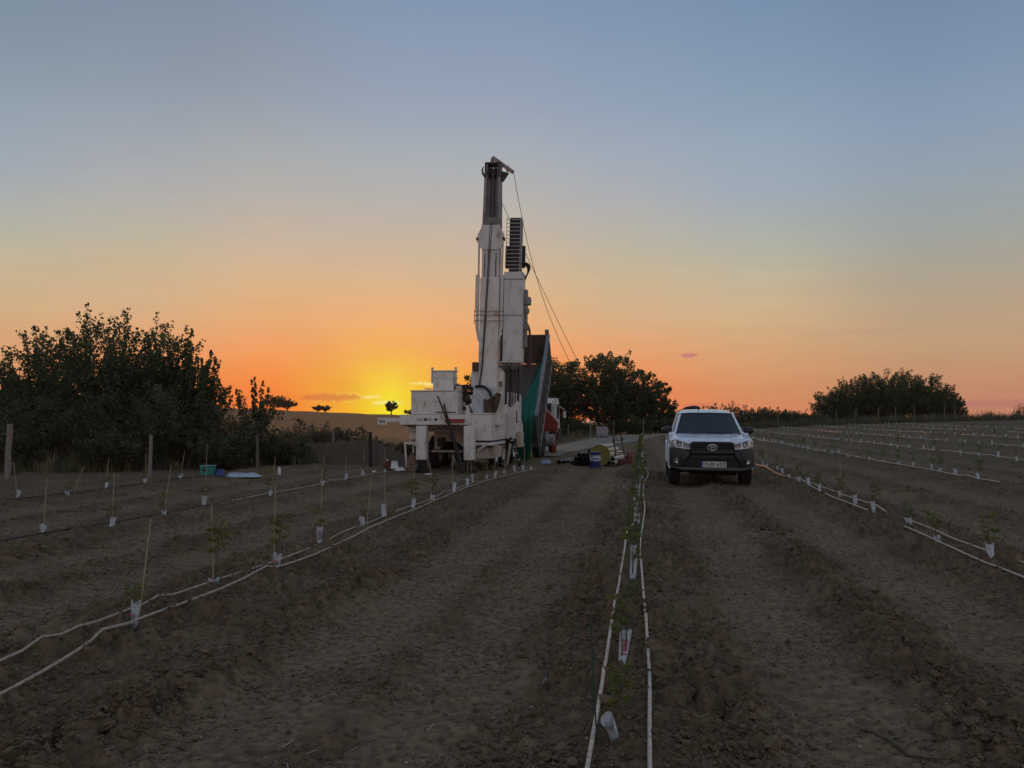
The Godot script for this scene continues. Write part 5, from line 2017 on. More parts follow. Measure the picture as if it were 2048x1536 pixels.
	part("middle_section", f, M.rig_grey, mast)
	f = MB.new()
	for s in [-1.0, 1.0]:
		bx(f, s * 0.17 - 0.012, s * 0.17 + 0.012, 4.18, 4.9, 0.192, 0.2, 0.0)
	part("guide_slots", f, M.ink, mast)
	f = MB.new()
	for s in [-1.0, 1.0]:
		f.bar(Vector3(s * 0.235, 5.7, 0), Vector3(s * 0.195, 7.62, 0), 0.085, 0.36, 0.012)
	for k in 9:
		f.bar(Vector3(-0.22, 5.85 + 0.2 * k, -0.14), Vector3(0.22, 5.95 + 0.2 * k, -0.14), 0.04, 0.03, 0.0, Vector3.UP)
	part("upper_section", f, M.steel_weathered, mast)
	f = MB.new()
	f.bar(Vector3(0, 5.7, 0.04), Vector3(0, 7.5, 0.04), 0.34, 0.06, 0.0)
	bx(f, -0.27, 0.27, 5.745, 5.98, 0.10, 0.19, 0.01)
	part("inner_slide", f, M.steel_mid, mast)
	f = MB.new()
	for x0 in [-0.07, -0.02, 0.05, 0.09]:
		f.tube([Vector3(x0, 5.75, 0.1), Vector3(x0 * 0.7, 7.6, 0.1)], 0.009, 5)
	part("hoist_cables", f, M.ink, mast)
	var cw := group_part("crown_block", o)
	cw.transform = mast.transform
	f = MB.new()
	bx(f, -0.235, 0.235, 7.60, 7.66, -0.2, 0.2, 0.012)
	for s in [-1.0, 1.0]:
		f.bar(Vector3(s * 0.21, 7.2, 0.02), Vector3(s * 0.21, 7.62, 0.02), 0.05, 0.40, 0.01)
	f.prism(PackedVector2Array([Vector2(0.2, 7.16), Vector2(0.3, 7.1), Vector2(0.47, 7.36), Vector2(0.24, 7.42)]), -0.05, 0.05)
	f.prism(PackedVector2Array([Vector2(-0.2, 7.16), Vector2(-0.27, 7.16), Vector2(-0.31, 7.36), Vector2(-0.2, 7.4)]), -0.05, 0.05)
	part("frame", f, M.steel_dark, cw)
	for k in 2:
		f = MB.new()
		f.t = Transform3D(Basis.from_euler(Vector3(0, 0, PI / 2)), Vector3(-0.08 + 0.16 * k, 7.36, 0.02))
		f.lathe([Vector2(0.02, -0.03), Vector2(0.19, -0.03), Vector2(0.15, 0.0), Vector2(0.19, 0.03), Vector2(0.02, 0.03)], 20)
		part("sheave", f, M.steel_dark, cw)
	f = MB.new()
	f.tube([Vector3(-0.26, 7.28, 0), Vector3(-0.33, 7.36, 0), Vector3(-0.35, 7.48, 0), Vector3(-0.31, 7.58, 0)], [0.035, 0.035, 0.03, 0.015], 8)
	part("hook", f, M.steel_weathered, cw)
	f = MB.new()
	f.bar(Vector3(-0.03, 7.84, 0.05), Vector3(0.62, 7.36, 0.05), 0.11, 0.11, 0.015)
	f.bar(Vector3(-0.06, 7.6, 0.05), Vector3(-0.02, 7.84, 0.05), 0.09, 0.09, 0.01)
	f.bar(Vector3(0.47, 7.55, 0.05), Vector3(0.42, 7.40, 0.05), 0.05, 0.16, 0.01)
	part("jib", f, M.steel_weathered, cw)
	# hydraulic rams beside the mast
	for s in [-1.0, 1.0]:
		var ram := group_part("lifting_ram", o)
		ram.transform = mast.transform
		f = MB.new()
		f.tube([Vector3(s * 0.355, 4.2, 0.16), Vector3(s * 0.36, 5.3, 0.16)], 0.028, 10)
		part("rod", f, M.steel_bright, ram)
		f = MB.new()
		f.tube([Vector3(s * 0.365, 2.65, 0.16), Vector3(s * 0.365, 4.25, 0.16)], 0.052, 12)
		f.tube([Vector3(s * 0.30, 2.25, 0.16), Vector3(s * 0.365, 2.65, 0.16)], [0.03, 0.05], 10)
		part("barrel", f, M.rig_grey, ram)
		f = MB.new()
		bx(f, s * 0.40 - 0.04, s * 0.40 + 0.03, 5.27, 5.37, 0.1, 0.26, 0.015)
		part("pin", f, M.steel_dark, ram)
	# hoops and rails round the mast
	var cage := group_part("guard_rails", o)
	cage.transform = mast.transform
	for y in [2.86, 3.03, 3.15]:
		f = MB.new()
		f.tube([Vector3(-0.46, y, 0.0), Vector3(-0.44, y, 0.2), Vector3(-0.28, y, 0.27), Vector3(0.0, y - 0.015, 0.29), Vector3(0.28, y, 0.27), Vector3(0.42, y, 0.2), Vector3(0.45, y, 0.0)], 0.011, 6)
		part("hoop", f, M.steel_weathered, cage)
	for q in [[-0.46, 2.75, 3.2], [-0.44, 3.2, 4.25], [-0.41, 2.8, 3.25], [0.45, 2.75, 3.2], [0.34, 2.7, 3.9], [0.39, 2.7, 3.3]]:
		f = MB.new()
		f.tube([Vector3(q[0], q[1], 0.12), Vector3(q[0], q[2], 0.12)], 0.011, 6)
		part("upright", f, M.steel_weathered, cage)
	f = MB.new()
	f.bar(Vector3(0.40, 2.0, 0.0), Vector3(0.40, 4.2, 0.0), 0.05, 0.12, 0.0)
	for k in 24:
		bx(f, 0.35, 0.45, 2.05 + 0.09 * k, 2.09 + 0.09 * k, 0.05, 0.1, 0.0)
	part("feed_chain", f, M.steel_dark, mast)
	f = MB.new()
	bx(f, 0.28, 0.62, 4.12, 4.15, 0.0, 0.05, 0.004)
	part("cross_stay", f, M.steel_weathered, mast)
	f = MB.new()
	bx(f, 0.28, 0.58, 3.03, 3.07, 0.0, 0.05, 0.004)
	part("cross_stay", f, M.steel_weathered, mast)
	f = MB.new()
	f.tube([Vector3(-0.02, 5.8, 0.23), Vector3(-0.07, 4.2, 0.25), Vector3(-0.17, 1.5, 0.27), Vector3(-0.28, 0.7, 0.27)], 0.012, 6)
	f.tube([Vector3(0.03, 5.8, 0.23), Vector3(-0.035, 4.2, 0.25), Vector3(-0.15, 1.5, 0.27), Vector3(-0.24, 0.7, 0.27)], 0.012, 6)
	part("winch_lines", f, M.ink, mast)
	# feed housing to the right of the mast with its energy chain above
	var fh := group_part("feed_housing", o)
	fh.transform = mast.transform
	f = MB.new()
	bx(f, 0.42, 1.0, 1.66, 4.34, -0.32, 0.16, 0.02)
	part("case", f, M.rig_grey, fh)
	for y in [3.02, 4.1]:
		f = MB.new()
		bx(f, 0.415, 1.005, y, y + 0.03, 0.161, 0.172, 0.003)
		part("seam", f, M.steel_weathered, fh)
	f = MB.new()
	bx(f, 0.36, 1.02, 1.62, 1.657, -0.34, 0.18, 0.006)
	part("bottom_plate", f, M.rig_grey, fh)
	f = MB.new()
	bx(f, 0.52, 0.90, 4.35, 6.02, -0.30, -0.05, 0.03)
	part("energy_chain", f, M.black, fh)
	for k in 14:
		f = MB.new()
		var y := 4.45 + 0.115 * k
		bx(f, 0.44, 0.90, y, y + 0.016, -0.045, -0.02, 0.0)
		part("chain_bar", f, M.steel_bright, fh)
	for x0 in [0.44, 0.86, 0.905]:
		f = MB.new()
		f.bar(Vector3(x0, 4.9 if x0 < 0.5 else 4.35, -0.03), Vector3(x0, 6.02, -0.03), 0.016, 0.02)
		part("chain_rail", f, M.steel_bright, fh)
	f = MB.new()
	bx(f, 0.36, 0.97, 4.55, 5.22, -0.45, -0.34, 0.01)
	part("back_plate", f, M.steel_dark, fh)
	for k in 4:
		f = MB.new()
		f.tube(curve3(Vector3(0.90, 4.62 + 0.02 * k, -0.2), Vector3(1.22 + 0.045 * k, 4.58 + 0.03 * k, -0.2), Vector3(0.98, 4.1 + 0.03 * k, -0.2), 10), 0.02, 6)
		part("hydraulic_hose", f, M.black, fh)
	f = MB.new()
	bx(f, 1.0, 1.2, 3.38, 3.62, -0.3, -0.05, 0.02)
	bx(f, 1.0, 1.1, 2.1, 3.85, -0.3, -0.1, 0.02)
	bx(f, 1.0, 1.16, 2.62, 2.8, -0.25, -0.05, 0.02)
	f.ball(Vector3(1.08, 3.2, -0.15), Vector3(0.09, 0.12, 0.09), 10)
	part("drill_motor", f, M.steel_weathered, fh)
	for k in 3:
		f = MB.new()
		f.tube(curve3(Vector3(1.05, 2.85, -0.12), Vector3(1.33 - 0.04 * k, 2.75, -0.12), Vector3(1.12 + 0.06 * k, 1.45, -0.12), 8), 0.028, 6)
		part("hydraulic_hose", f, M.rust_dark, fh)
	for k in 9:
		f = MB.new()
		var xx := 0.40 + 0.062 * k + rnd(-0.01, 0.01)
		f.tube([Vector3(xx, rnd(0.3, 0.5), -0.3 + 0.05 * (k % 3)), Vector3(xx, 1.7, -0.3 + 0.05 * (k % 3))], 0.024, 8)
		part("drill_rod", f, M.rust_dark if k % 2 else M.steel_dark, fh)
	f = MB.new()
	for k in 26:
		f.tube([Vector3(0.38 + 0.024 * k, 1.62 - rnd(0.05, 0.26), 0.1), Vector3(0.38 + 0.024 * k, 1.63, 0.1)], 0.007, 4, false)
	part("brush_fringe", f, M.steel_weathered, fh)

	# cables from the mast head down to the hand winch
	var wend := Vector3(-0.93, 0.8, -28.5)
	var up1 := mast.transform * Vector3(0.63, 7.33, 0.05) + o.position
	var up2 := mast.transform * Vector3(0.26, 6.5, 0.0) + o.position
	var mb := MB.new()
	var pts := []
	for k in 25:
		var t := k / 24.0
		pts.append(up1.lerp(wend, t) + Vector3(-0.55, -0.62, 0.0) * sin(PI * t) * (1.0 - 0.35 * t) * 0.9)
	mb.tube(pts, 0.0085, 5)
	tag(part("wire_cable", mb, M.cable, null), "slack steel cable from the jib at the very top of the mast", "cable", "cables of the drilling rig")
	mb = MB.new()
	pts = []
	for k in 25:
		var t := k / 24.0
		pts.append(up2.lerp(wend + Vector3(0.1, 0, 0), t) + Vector3(0, -0.12, 0) * sin(PI * t))
	mb.tube(pts, 0.0085, 5)
	tag(part("wire_cable", mb, M.cable, null), "straight steel cable from the dark upper mast section to the ground", "cable", "cables of the drilling rig")

	# two drill bars leaning on the rear
	for k in 2:
		var b := Vector3(-4.98 - 0.05 * k, 0.05, -22.92)
		var a: Vector3 = [Vector3(-5.88, 2.20, -23.42), Vector3(-5.68, 1.96, -23.40)][k]
		mb = MB.new()
		var bend := a.lerp(b, 0.4) + Vector3(0.07, 0.0, 0.05) * (1 - k)
		mb.tube(curve3(a, bend, b, 8), [0.02, 0.022, 0.024, 0.026, 0.03, 0.045, 0.05, 0.05, 0.05], 8)
		mb.tube([a.lerp(b, 0.52), a.lerp(b, 0.56)], 0.06, 8)
		tag(part("drill_bar", mb, M.dark_metal, null), ["longer, slightly bent dark bar leaning on the rig's tail board", "shorter dark bar with a thick top leaning on the tail board"][k], "bar", "bars leaning on the rig")


# ---------------------------------------------------------------- tipper lorry
func build_tipper() -> void:
	var o := thing("tipper_lorry", "tipper lorry with its ribbed bed raised, standing behind the drilling rig", "lorry", Vector3(-5.1, 0, -35.0))
	var m := mb_in(o)
	bx(m, -5.6, -5.42, 0.75, 1.02, -40.0, -31.2)
	bx(m, -4.78, -4.6, 0.75, 1.02, -40.0, -31.2)
	bx(m, -5.9, -4.3, 0.5, 0.65, -33.2, -33.0)
	part("chassis", m, M.dark_metal, o)
	for z in [-33.1, -34.4, -38.9]:
		for x in [-6.0, -4.2]:
			wheel(o, Vector3(x + 5.1, 0.5, z + 35.0), 0.5, 0.32, M.steel_dark)
	# bed, hinged at the tail
	var bed := group_part("tipper_bed", o)
	var ang := deg_to_rad(40.0)
	bed.transform = Transform3D(Basis.from_euler(Vector3(ang, 0, 0)), Vector3(0.0, 0.52, 4.0))
	# in bed space: -z runs to the headboard, y up from the floor
	var L := 5.25
	var h := 1.42
	var f := MB.new()
	bx(f, -1.2, 1.2, -0.06, 0.0, -L, 0.0, 0.01)
	part("floor", f, M.bed_inside, bed)
	f = MB.new()
	bx(f, -1.2, 1.2, 0.003, h + 0.05, -L - 0.06, -L, 0.01)
	part("headboard", f, M.bed_inside, bed)
	for s in [-1.0, 1.0]:
		f = MB.new()
		bx(f, s * 1.2, s * 1.24, -0.05, h, -L, -0.02, 0.006)
		part("side_wall", f, M.bed_side, bed)
		for k in 9:
			f = MB.new()
			var z := -0.12 - (L - 0.3) * k / 8.0
			bx(f, s * 1.243, s * 1.32, 0.0, h - 0.02, z - 0.06, z, 0.01)
			part("rib", f, M.bed_side, bed)
		f = MB.new()
		bx(f, s * 1.19, s * 1.33, h + 0.003, h + 0.09, -L, 0.0, 0.012)
		bx(f, s * 1.243, s * 1.33, -0.08, 0.0, -L, 0.0, 0.012)
		part("rail", f, M.bed_side, bed)
		f = MB.new()
		bx(f, s * 1.2 - 0.08, s * 1.2 + 0.08, h - 0.1, h + 0.26, -L - 0.12, -L - 0.04, 0.01)
		part("corner_post", f, M.bed_side, bed)
	# the green net: bunched along the right wall, hanging over the tail
	f = MB.new()
	var rows := []
	for j in 46:
		var t := j / 45.0
		var r := []
		for i in 26:
			var u := i / 25.0
			var fold := 0.04 * sin(u * 26.0 + 3.0 * sin(t * 5.0)) + 0.025 * sin(u * 55.0 + t * 11.0)
			var p: Vector3
			if t < 0.72:
				# stretched from the right rail down across the bed
				var z := lerpf(-L * 0.93, 0.0, t / 0.72)
				var w := lerpf(0.03, 1.0, pow(t / 0.72, 1.1))
				p = Vector3(lerpf(1.19 - w, 1.19, u), lerpf(h * 0.62, h + 0.10, u) + fold * minf(1.0, w * 3.0), z)
			else:
				var q := (t - 0.72) / 0.28
				p = Vector3(lerpf(0.19, 1.19 - 0.25 * q, u), lerpf(h * 0.62, h + 0.10, u) * (1.0 - q) + fold - 0.35 * q, 0.02 + (0.25 + 0.85 * u * (1.0 - 0.5 * q)) * q + 0.2 * fold)
			r.append(p)
		rows.append(r)
	f.sheet(rows, Vector3(0, 1, 0.3))
	part("green_net", f, M.net_green, bed)
	# cab, seen past the bed, and the red hydraulic loader behind it
	var cab := group_part("driver_cab", o)
	m = mb_in(o)
	var side := PackedVector2Array([Vector2(-41.1, 0.7), Vector2(-41.15, 1.5), Vector2(-40.85, 2.42), Vector2(-40.5, 2.56), Vector2(-39.6, 2.52), Vector2(-39.45, 2.3), Vector2(-39.5, 0.7)])
	var keep := m.t
	m.t = keep * Transform3D(Basis(Vector3(0, 0, 1), Vector3(0, 1, 0), Vector3(1, 0, 0)), Vector3.ZERO)
	m.prism(side, -6.2, -4.08)
	m.t = keep
	part("shell", m, M.rig_white, cab)
	m = mb_in(o)
	bx(m, -4.079, -4.06, 1.55, 2.25, -40.7, -39.75, 0.01)
	part("side_window", m, M.windscreen, cab)
	m = mb_in(o)
	bx(m, -5.9, -4.3, 1.6, 2.3, -39.447, -39.43, 0.01)
	part("rear_window", m, M.windscreen, cab)
	m = mb_in(o)
	m.bar(Vector3(-4.08, 2.2, -40.6), Vector3(-3.78, 2.0, -40.7), 0.03, 0.03)
	bx(m, -3.86, -3.72, 1.60, 1.94, -40.75, -40.68, 0.02)
	part("door_mirror", m, M.rig_white, cab)
	m = mb_in(o)
	bx(m, -4.08, -3.98, 0.55, 1.1, -40.9, -39.6, 0.03)
	part("step", m, M.dark_metal, cab)
	m = mb_in(o)
	bx(m, -4.16, -4.06, 0.7, 2.5, -39.4, -39.3, 0.01)
	part("air_deflector", m, M.rig_grey, cab)
	var ld := group_part("red_loader", o)
	m = mb_in(o)
	m.prism(PackedVector2Array([Vector2(-5.0, 2.15), Vector2(-4.42, 2.12), Vector2(-3.80, 1.42), Vector2(-3.84, 0.98), Vector2(-4.9, 0.98)]), -37.9, -37.2)
	part("casing", m, M.red_paint, ld)
	m = mb_in(o)
	bx(m, -4.06, -3.88, -0.02, 0.96, -37.7, -37.5, 0.015)
	part("stabiliser_leg", m, M.red_paint, ld)
	m = mb_in(o)
	bx(m, -4.98, -3.83, 1.06, 1.1, -37.198, -37.17, 0.006)
	bx(m, -4.6, -4.2, 0.45, 0.9, -37.6, -37.3, 0.06)
	part("crossbeam", m, M.red_dark, ld)
	m = mb_in(o)
	m.t = m.t * Transform3D(Basis.from_euler(Vector3(0, 0, PI / 2)), Vector3(-4.2, 0.62, -36.5))
	m.lathe([Vector2(0.0, -0.35), Vector2(0.24, -0.35), Vector2(0.26, -0.32), Vector2(0.26, 0.32), Vector2(0.24, 0.35), Vector2(0.0, 0.35)], 20)
	part("fuel_tank", m, M.steel_weathered, o)
	m = mb_in(o)
	bx(m, -6.1, -4.1, 1.1, 1.3, -38.6, -37.95, 0.02)
	m.tube([Vector3(-5.1, 1.1, -36.9), Vector3(-5.1, 2.9, -34.4)], 0.1, 10)
	part("tipping_ram", m, M.steel_dark, o)


# ---------------------------------------------------------------- smaller things
func post(called: String, label: String, group: String, x: float, z: float, h: float, r: float, lean: Vector2, m: Material, category := "fence post") -> void:
	var mb := MB.new()
	var tip := Vector3(lean.x, 1, lean.y).normalized() * h
	var pts := []
	var rad := []
	for k in 7:
		var t := k / 6.0
		pts.append(Vector3(0, -0.15, 0).lerp(tip, t) + Vector3(rnd(-0.012, 0.012), 0, rnd(-0.012, 0.012)))
		rad.append(r * rnd(0.9, 1.08) * (1.05 - 0.12 * t))
	mb.tube(pts, rad, 9)
	var o := part(called, mb, m, null)
	o.position = Vector3(x, ground(x, z), z)
	tag(o, label, category, group)


func crumpled(called: String, label: String, category: String, at: Vector3, w: float, l: float, h: float, turn: float, sd: int, m: Material) -> void:
	var f := FastNoiseLite.new()
	f.seed = sd
	f.frequency = 1.6
	f.fractal_type = FastNoiseLite.FRACTAL_RIDGED
	var mb := MB.new()
	var rows := []
	for j in 15:
		var r := []
		for i in 21:
			var u := i / 20.0 * 2.0 - 1.0
			var v := j / 14.0 * 2.0 - 1.0
			var e := clampf(1.0 - maxf(absf(u), absf(v)), 0.0, 1.0)
			var k := 0.5 + 0.5 * f.get_noise_2d(u * 1.8 + sd, v * 1.8)
			r.append(Vector3(u * w * 0.5 * (0.85 + 0.15 * k), 0.015 + h * k * smoothstep(0.0, 0.35, e), v * l * 0.5))
		rows.append(r)
	mb.sheet(rows, Vector3.UP)
	var o := part(called, mb, m, null)
	o.position = at
	o.rotation.y = turn
	tag(o, label, category)


func build_misc() -> void:
	rng.seed = 555
	# fence posts on the left
	var fg := "posts of the left fence"
	post("fence_post", "thick pale fence post at the far left edge, before the thicket", fg, -16.15, -19.1, 1.40, 0.075, Vector2(0.035, 0), M.post_pale)
	post("fence_post", "slim pale fence post before the middle of the thicket", fg, -12.75, -20.0, 1.12, 0.05, Vector2(0.03, 0), M.post_pale)
	post("fence_post", "dark weathered fence post at the right end of the thicket", fg, -11.2, -23.0, 1.05, 0.05, Vector2(-0.02, 0), M.post_grey)
	post("fence_post", "short pale fence post on top of the earth mound", fg, -11.0, -28.5, 1.12, 0.055, Vector2(0.0, 0), M.post_pale)
	post("fence_post", "darker one of two posts leaning together left of the rig", fg, -8.75, -26.0, 1.12, 0.06, Vector2(-0.02, 0), M.post_dark)
	post("fence_post", "paler one of two posts leaning together left of the rig", fg, -8.62, -26.1, 0.98, 0.045, Vector2(0.02, 0), M.post_grey)
	post("fence_post", "thin grey fence post just left of the rig's side frame", fg, -7.6, -27.0, 1.15, 0.04, Vector2(0.02, 0), M.post_grey)
	post("fence_post", "thin bent stick standing in the scrub left of the rig", fg, -7.9, -25.2, 0.75, 0.02, Vector2(0.0, 0), M.post_grey, "stick")
	# posts along the road
	var rg := "posts along the dirt road"
	post("fence_post", "thin leaning fence post beside the tipper cab, across the road", rg, -5.9, -66.0, 1.35, 0.05, Vector2(0.06, 0), M.post_grey)
	post("fence_post", "fence post left of the pallet of sacks", rg, -4.35, -70.0, 1.45, 0.05, Vector2(0.02, 0), M.post_pale)
	post("fence_post", "fence post right of the pallet of sacks", rg, -2.6, -76.0, 1.5, 0.045, Vector2(0.02, 0), M.post_grey)
	post("fence_post", "thin tall post at the far end of the central row", rg, 0.05, -82.0, 1.6, 0.04, Vector2(0.03, 0), M.post_pale)
	# posts before the copse
	var cg := "posts in front of the skyline copse"
	var cx := [[20.6, -93.5, 1.6], [22.6, -93.5, 1.65], [24.9, -93.5, 1.75], [26.6, -93.5, 1.75], [28.5, -93.5, 1.8], [31.5, -93.5, 1.75], [32.5, -93.5, 1.75]]
	for k in cx.size():
		post("fence_post", "%s of the seven grey posts from the left before the copse" % ordinal(k), cg, cx[k][0], cx[k][1], cx[k][2], 0.06, Vector2(rnd(-0.03, 0.03), 0), M.post_grey)
	for k in 5:
		post("fence_post", "%s thin stake from the pickup along the far edge of the field" % ordinal(k), "thin stakes along the far field edge", 12.0 + 2.6 * k, -94.5 + k * 0.3, rnd(1.2, 1.7), 0.035, Vector2(rnd(-0.06, 0.06), 0), M.post_grey, "stake")

	# earth mound left of the rig
	var mb := MB.new()
	var rows := []
	for j in 31:
		var r := []
		for i in 51:
			var u := i / 50.0 * 2.0 - 1.0
			var v := j / 30.0 * 2.0 - 1.0
			var x := -10.9 + u * 3.6
			var z := -28.6 + v * 2.2
			var e := exp(-pow(u / 0.5, 2.0) - pow(v / 0.55, 2.0)) + 0.5 * exp(-pow((u - 0.45) / 0.3, 2.0) - pow((v - 0.1) / 0.5, 2.0)) + 0.4 * exp(-pow((u + 0.5) / 0.25, 2.0) - pow((v - 0.2) / 0.5, 2.0))
			var edge := clampf((1.0 - maxf(absf(u), absf(v))) * 5.0, 0.0, 1.0)
			var y := ground(x, z) - 0.12 + edge * (0.72 * e + 0.14 * n_mid.get_noise_2d(x, z) + 0.10 * n_low.get_noise_2d(x * 4.0, z * 4.0) + 0.1)
			r.append(Vector3(x, y, z))
		rows.append(r)
	mb.sheet(rows, Vector3.UP)
	var md := part("earth_mound", mb, M.mound, null)
	tag(md, "low mound of bare brown earth left of the drilling rig", "mound")

	# green crate and plastic sheeting by the fence
	var cr := thing("crate", "small teal green plastic crate on the soil before the thicket", "crate", Vector3(-11.05, gh(-11.05, -19.9), -19.9), 0.2)
	mb = MB.new()
	for s in [-1.0, 1.0]:
		mb.box(Vector3(s * 0.155, 0.15, 0), Vector3(0.012, 0.27, 0.24), 0.004)
		mb.box(Vector3(0, 0.15, s * 0.125), Vector3(0.298, 0.27, 0.012), 0.004)
	mb.box(Vector3(0, 0.012, 0), Vector3(0.30, 0.014, 0.236))
	part("walls", mb, M.teal, cr)
	mb = MB.new()
	for s in [-1.0, 1.0]:
		mb.box(Vector3(s * 0.162, 0.292, 0), Vector3(0.03, 0.022, 0.29), 0.006)
		mb.box(Vector3(0, 0.292, s * 0.134), Vector3(0.294, 0.022, 0.03), 0.006)
	part("rim", mb, M.teal_pale, cr)
	mb = MB.new()
	for k in 5:
		mb.box(Vector3(-0.12 + 0.06 * k, 0.15, 0.134), Vector3(0.012, 0.24, 0.008), 0.002)
	part("ribs", mb, M.teal, cr)
	mb = MB.new()
	mb.box(Vector3(-0.05, 0.19, 0.139), Vector3(0.085, 0.07, 0.006), 0.02)
	part("hand_hole", mb, M.ink, cr)
	crumpled("plastic_sheet", "crumpled pale blue plastic sheet lying right of the green crate", "plastic sheet", Vector3(-10.35, gh(-10.35, -20.4), -20.4), 0.95, 0.5, 0.13, 0.15, 4, M.plastic_sheet)
	crumpled("blue_bag", "crumpled dark blue bag against the green crate", "bag", Vector3(-10.82, gh(-10.82, -20.1), -20.1), 0.24, 0.24, 0.2, 0.5, 9, M.blue_bag)
	# bottles and litter
	for q in [[-10.02, -21.9, "white plastic bottle standing on the soil between thicket and rig", 0.24], [-7.3, -21.0, "small white bottle on the soil left of the rig's rear", 0.13], [-12.0, -20.3, "small white cup on the soil below the slim fence post", 0.09]]:
		mb = MB.new()
		var s: float = q[3]
		mb.lathe([Vector2(0.0, 0.0), Vector2(0.19 * s, 0.0), Vector2(0.2 * s, 0.1 * s), Vector2(0.2 * s, 0.62 * s), Vector2(0.15 * s, 0.78 * s), Vector2(0.07 * s, 0.86 * s), Vector2(0.07 * s, 1.0 * s), Vector2(0.0, 1.0 * s)], 14)
		var o := part("bottle", mb, M.white_plastic, null)
		o.position = Vector3(q[0], gh(q[0], q[1]), q[1])
		tag(o, q[2], "bottle")
	# things by the rig's left foot
	var can := thing("jerrycan", "dark red jerrycan on the ground by the rig's left outrigger", "jerrycan", Vector3(-7.22, gh(-7.22, -22.9), -22.9), 0.4)
	mb = MB.new()
	mb.box(Vector3(0, 0.15, 0), Vector3(0.26, 0.30, 0.16), 0.04)
	part("body", mb, M.red_can, can)
	mb = MB.new()
	mb.tube([Vector3(-0.07, 0.29, 0), Vector3(-0.06, 0.35, 0), Vector3(0.06, 0.35, 0), Vector3(0.08, 0.29, 0)], 0.016, 6)
	part("handle", mb, M.red_can, can)
	mb = MB.new()
	mb.lathe([Vector2(0.03, 0.29), Vector2(0.03, 0.34), Vector2(0.0, 0.34)], 10)
	part("cap", mb, M.white_plastic, can)
	crumpled("plastic_bag", "crumpled white plastic bag right of the red jerrycan", "bag", Vector3(-6.98, gh(-6.98, -22.85), -22.85), 0.24, 0.2, 0.26, 0.2, 21, M.white_plastic)
	crumpled("plastic_bag", "flat white plastic bag in front of the brown sack", "bag", Vector3(-6.76, gh(-6.76, -22.6), -22.6), 0.3, 0.2, 0.11, 1.2, 23, M.white_plastic)
	crumpled("plastic_bag", "scrap of white plastic on the soil left of the jerrycan", "bag", Vector3(-7.5, gh(-7.5, -22.6), -22.6), 0.15, 0.1, 0.07, 0.4, 24, M.white_plastic)
	crumpled("plastic_bag", "thin scrap of white plastic under the rig's tail board", "bag", Vector3(-5.85, gh(-5.85, -22.4), -22.4), 0.26, 0.1, 0.03, 0.1, 25, M.white_plastic)
	crumpled("plastic_bag", "bluish white plastic wrap between the tipper and the dark pipes", "bag", Vector3(-3.25, gh(-3.25, -27.9), -27.9), 0.42, 0.3, 0.16, 0.3, 27, M.plastic_dull)
	mb = MB.new()
	mb.lathe([Vector2(0.0, 0.0), Vector2(0.13, 0.0), Vector2(0.145, 0.08), Vector2(0.12, 0.3), Vector2(0.11, 0.42), Vector2(0.06, 0.5), Vector2(0.07, 0.56), Vector2(0.0, 0.56)], 14)
	var sk := part("sack", mb, M.sacking, null)
	sk.position = Vector3(-6.52, gh(-6.52, -22.85), -22.85)
	sk.scale = Vector3(1.0, 1.0, 0.75)
	sk.rotation.z = -0.1
	tag(sk, "upright brown sack against the rig's left outrigger", "sack")

	# casing pipes in a heap; cream outside, dark inside
	var pm := MB.new()
	var r0 := 0.075
	var plen := 2.6
	pm.t = Transform3D(Basis.from_euler(Vector3(-PI / 2, 0, 0)), Vector3.ZERO)
	pm.lathe([Vector2(r0 - 0.008, plen), Vector2(r0 - 0.008, 0.0), Vector2(r0, 0.0), Vector2(r0, plen), Vector2(r0 - 0.008, plen)], 18)
	var pmesh := pm.mesh()
	var em := MB.new()
	em.t = pm.t
	em.lathe([Vector2(0.0, 0.35), Vector2(r0 - 0.009, 0.35), Vector2(r0 - 0.009, 0.004)], 18)
	var emesh := em.mesh()
	var first: Node3D = null
	var count := 0
	var pg := "cream pipes in the heap by the blue drum"
	var base := ground(-1.7, -27.6)
	for row in 5:
		var nrow: int = [13, 9, 7, 4, 1][row]
		var x0: float = [-2.78, -2.2, -2.08, -1.74, -1.45][row]
		for k in nrow:
			var x := x0 + 0.152 * k + rnd(-0.006, 0.006)
			var y := base + r0 + row * 0.132
			var z := -27.75 + rnd(-0.14, 0.14) + 0.1 * row
			var label := "cream pipe in the heap behind the yellow disc, dark open end facing the camera"
			var last := k == nrow - 1
			if row == 4:
				label = "topmost pipe of the heap behind the yellow disc"
			elif last:
				label = "pale pipe at the right end of the %s layer of the heap" % ["bottom", "second", "third", "fourth"][row]
			elif k == 0:
				label = "pipe at the left end of the %s layer of the heap" % ["bottom", "second", "third", "fourth"][row]
			var xf := Transform3D(Basis.from_euler(Vector3(0, -0.06 - (0.10 if last else 0.0) + rnd(-0.015, 0.015), 0)), Vector3(x, y, z + (0.3 if last and row == 0 else 0.0)))
			if first == null:
				first = thing("well_pipe", label, "pipe", Vector3.ZERO, 0.0, pg)
				put("wall", pmesh, M.pipe_black, first)
				put("dark_inside", emesh, M.black, first)
				first.transform = xf
			else:
				var cp := copy_of(first, "well_pipe", label, "pipe", pg, xf)
				if k < nrow - 2 and row < 4:
					(cp.get_child(0) as MeshInstance3D).material_override = M.pipe_black if (k + row) % 3 else M.pvc_dirty
				else:
					(cp.get_child(0) as MeshInstance3D).material_override = M.pvc
			count += 1
	# the yellow disc standing in front of the heap
	var dy := thing("cable_drum", "dull yellow round drum standing on edge behind the blue drum", "drum", Vector3(-1.40, base, -27.35))
	mb = MB.new()
	mb.t = Transform3D(Basis.from_euler(Vector3(PI / 2, 0, -0.16)), Vector3(0, 0.345, 0))
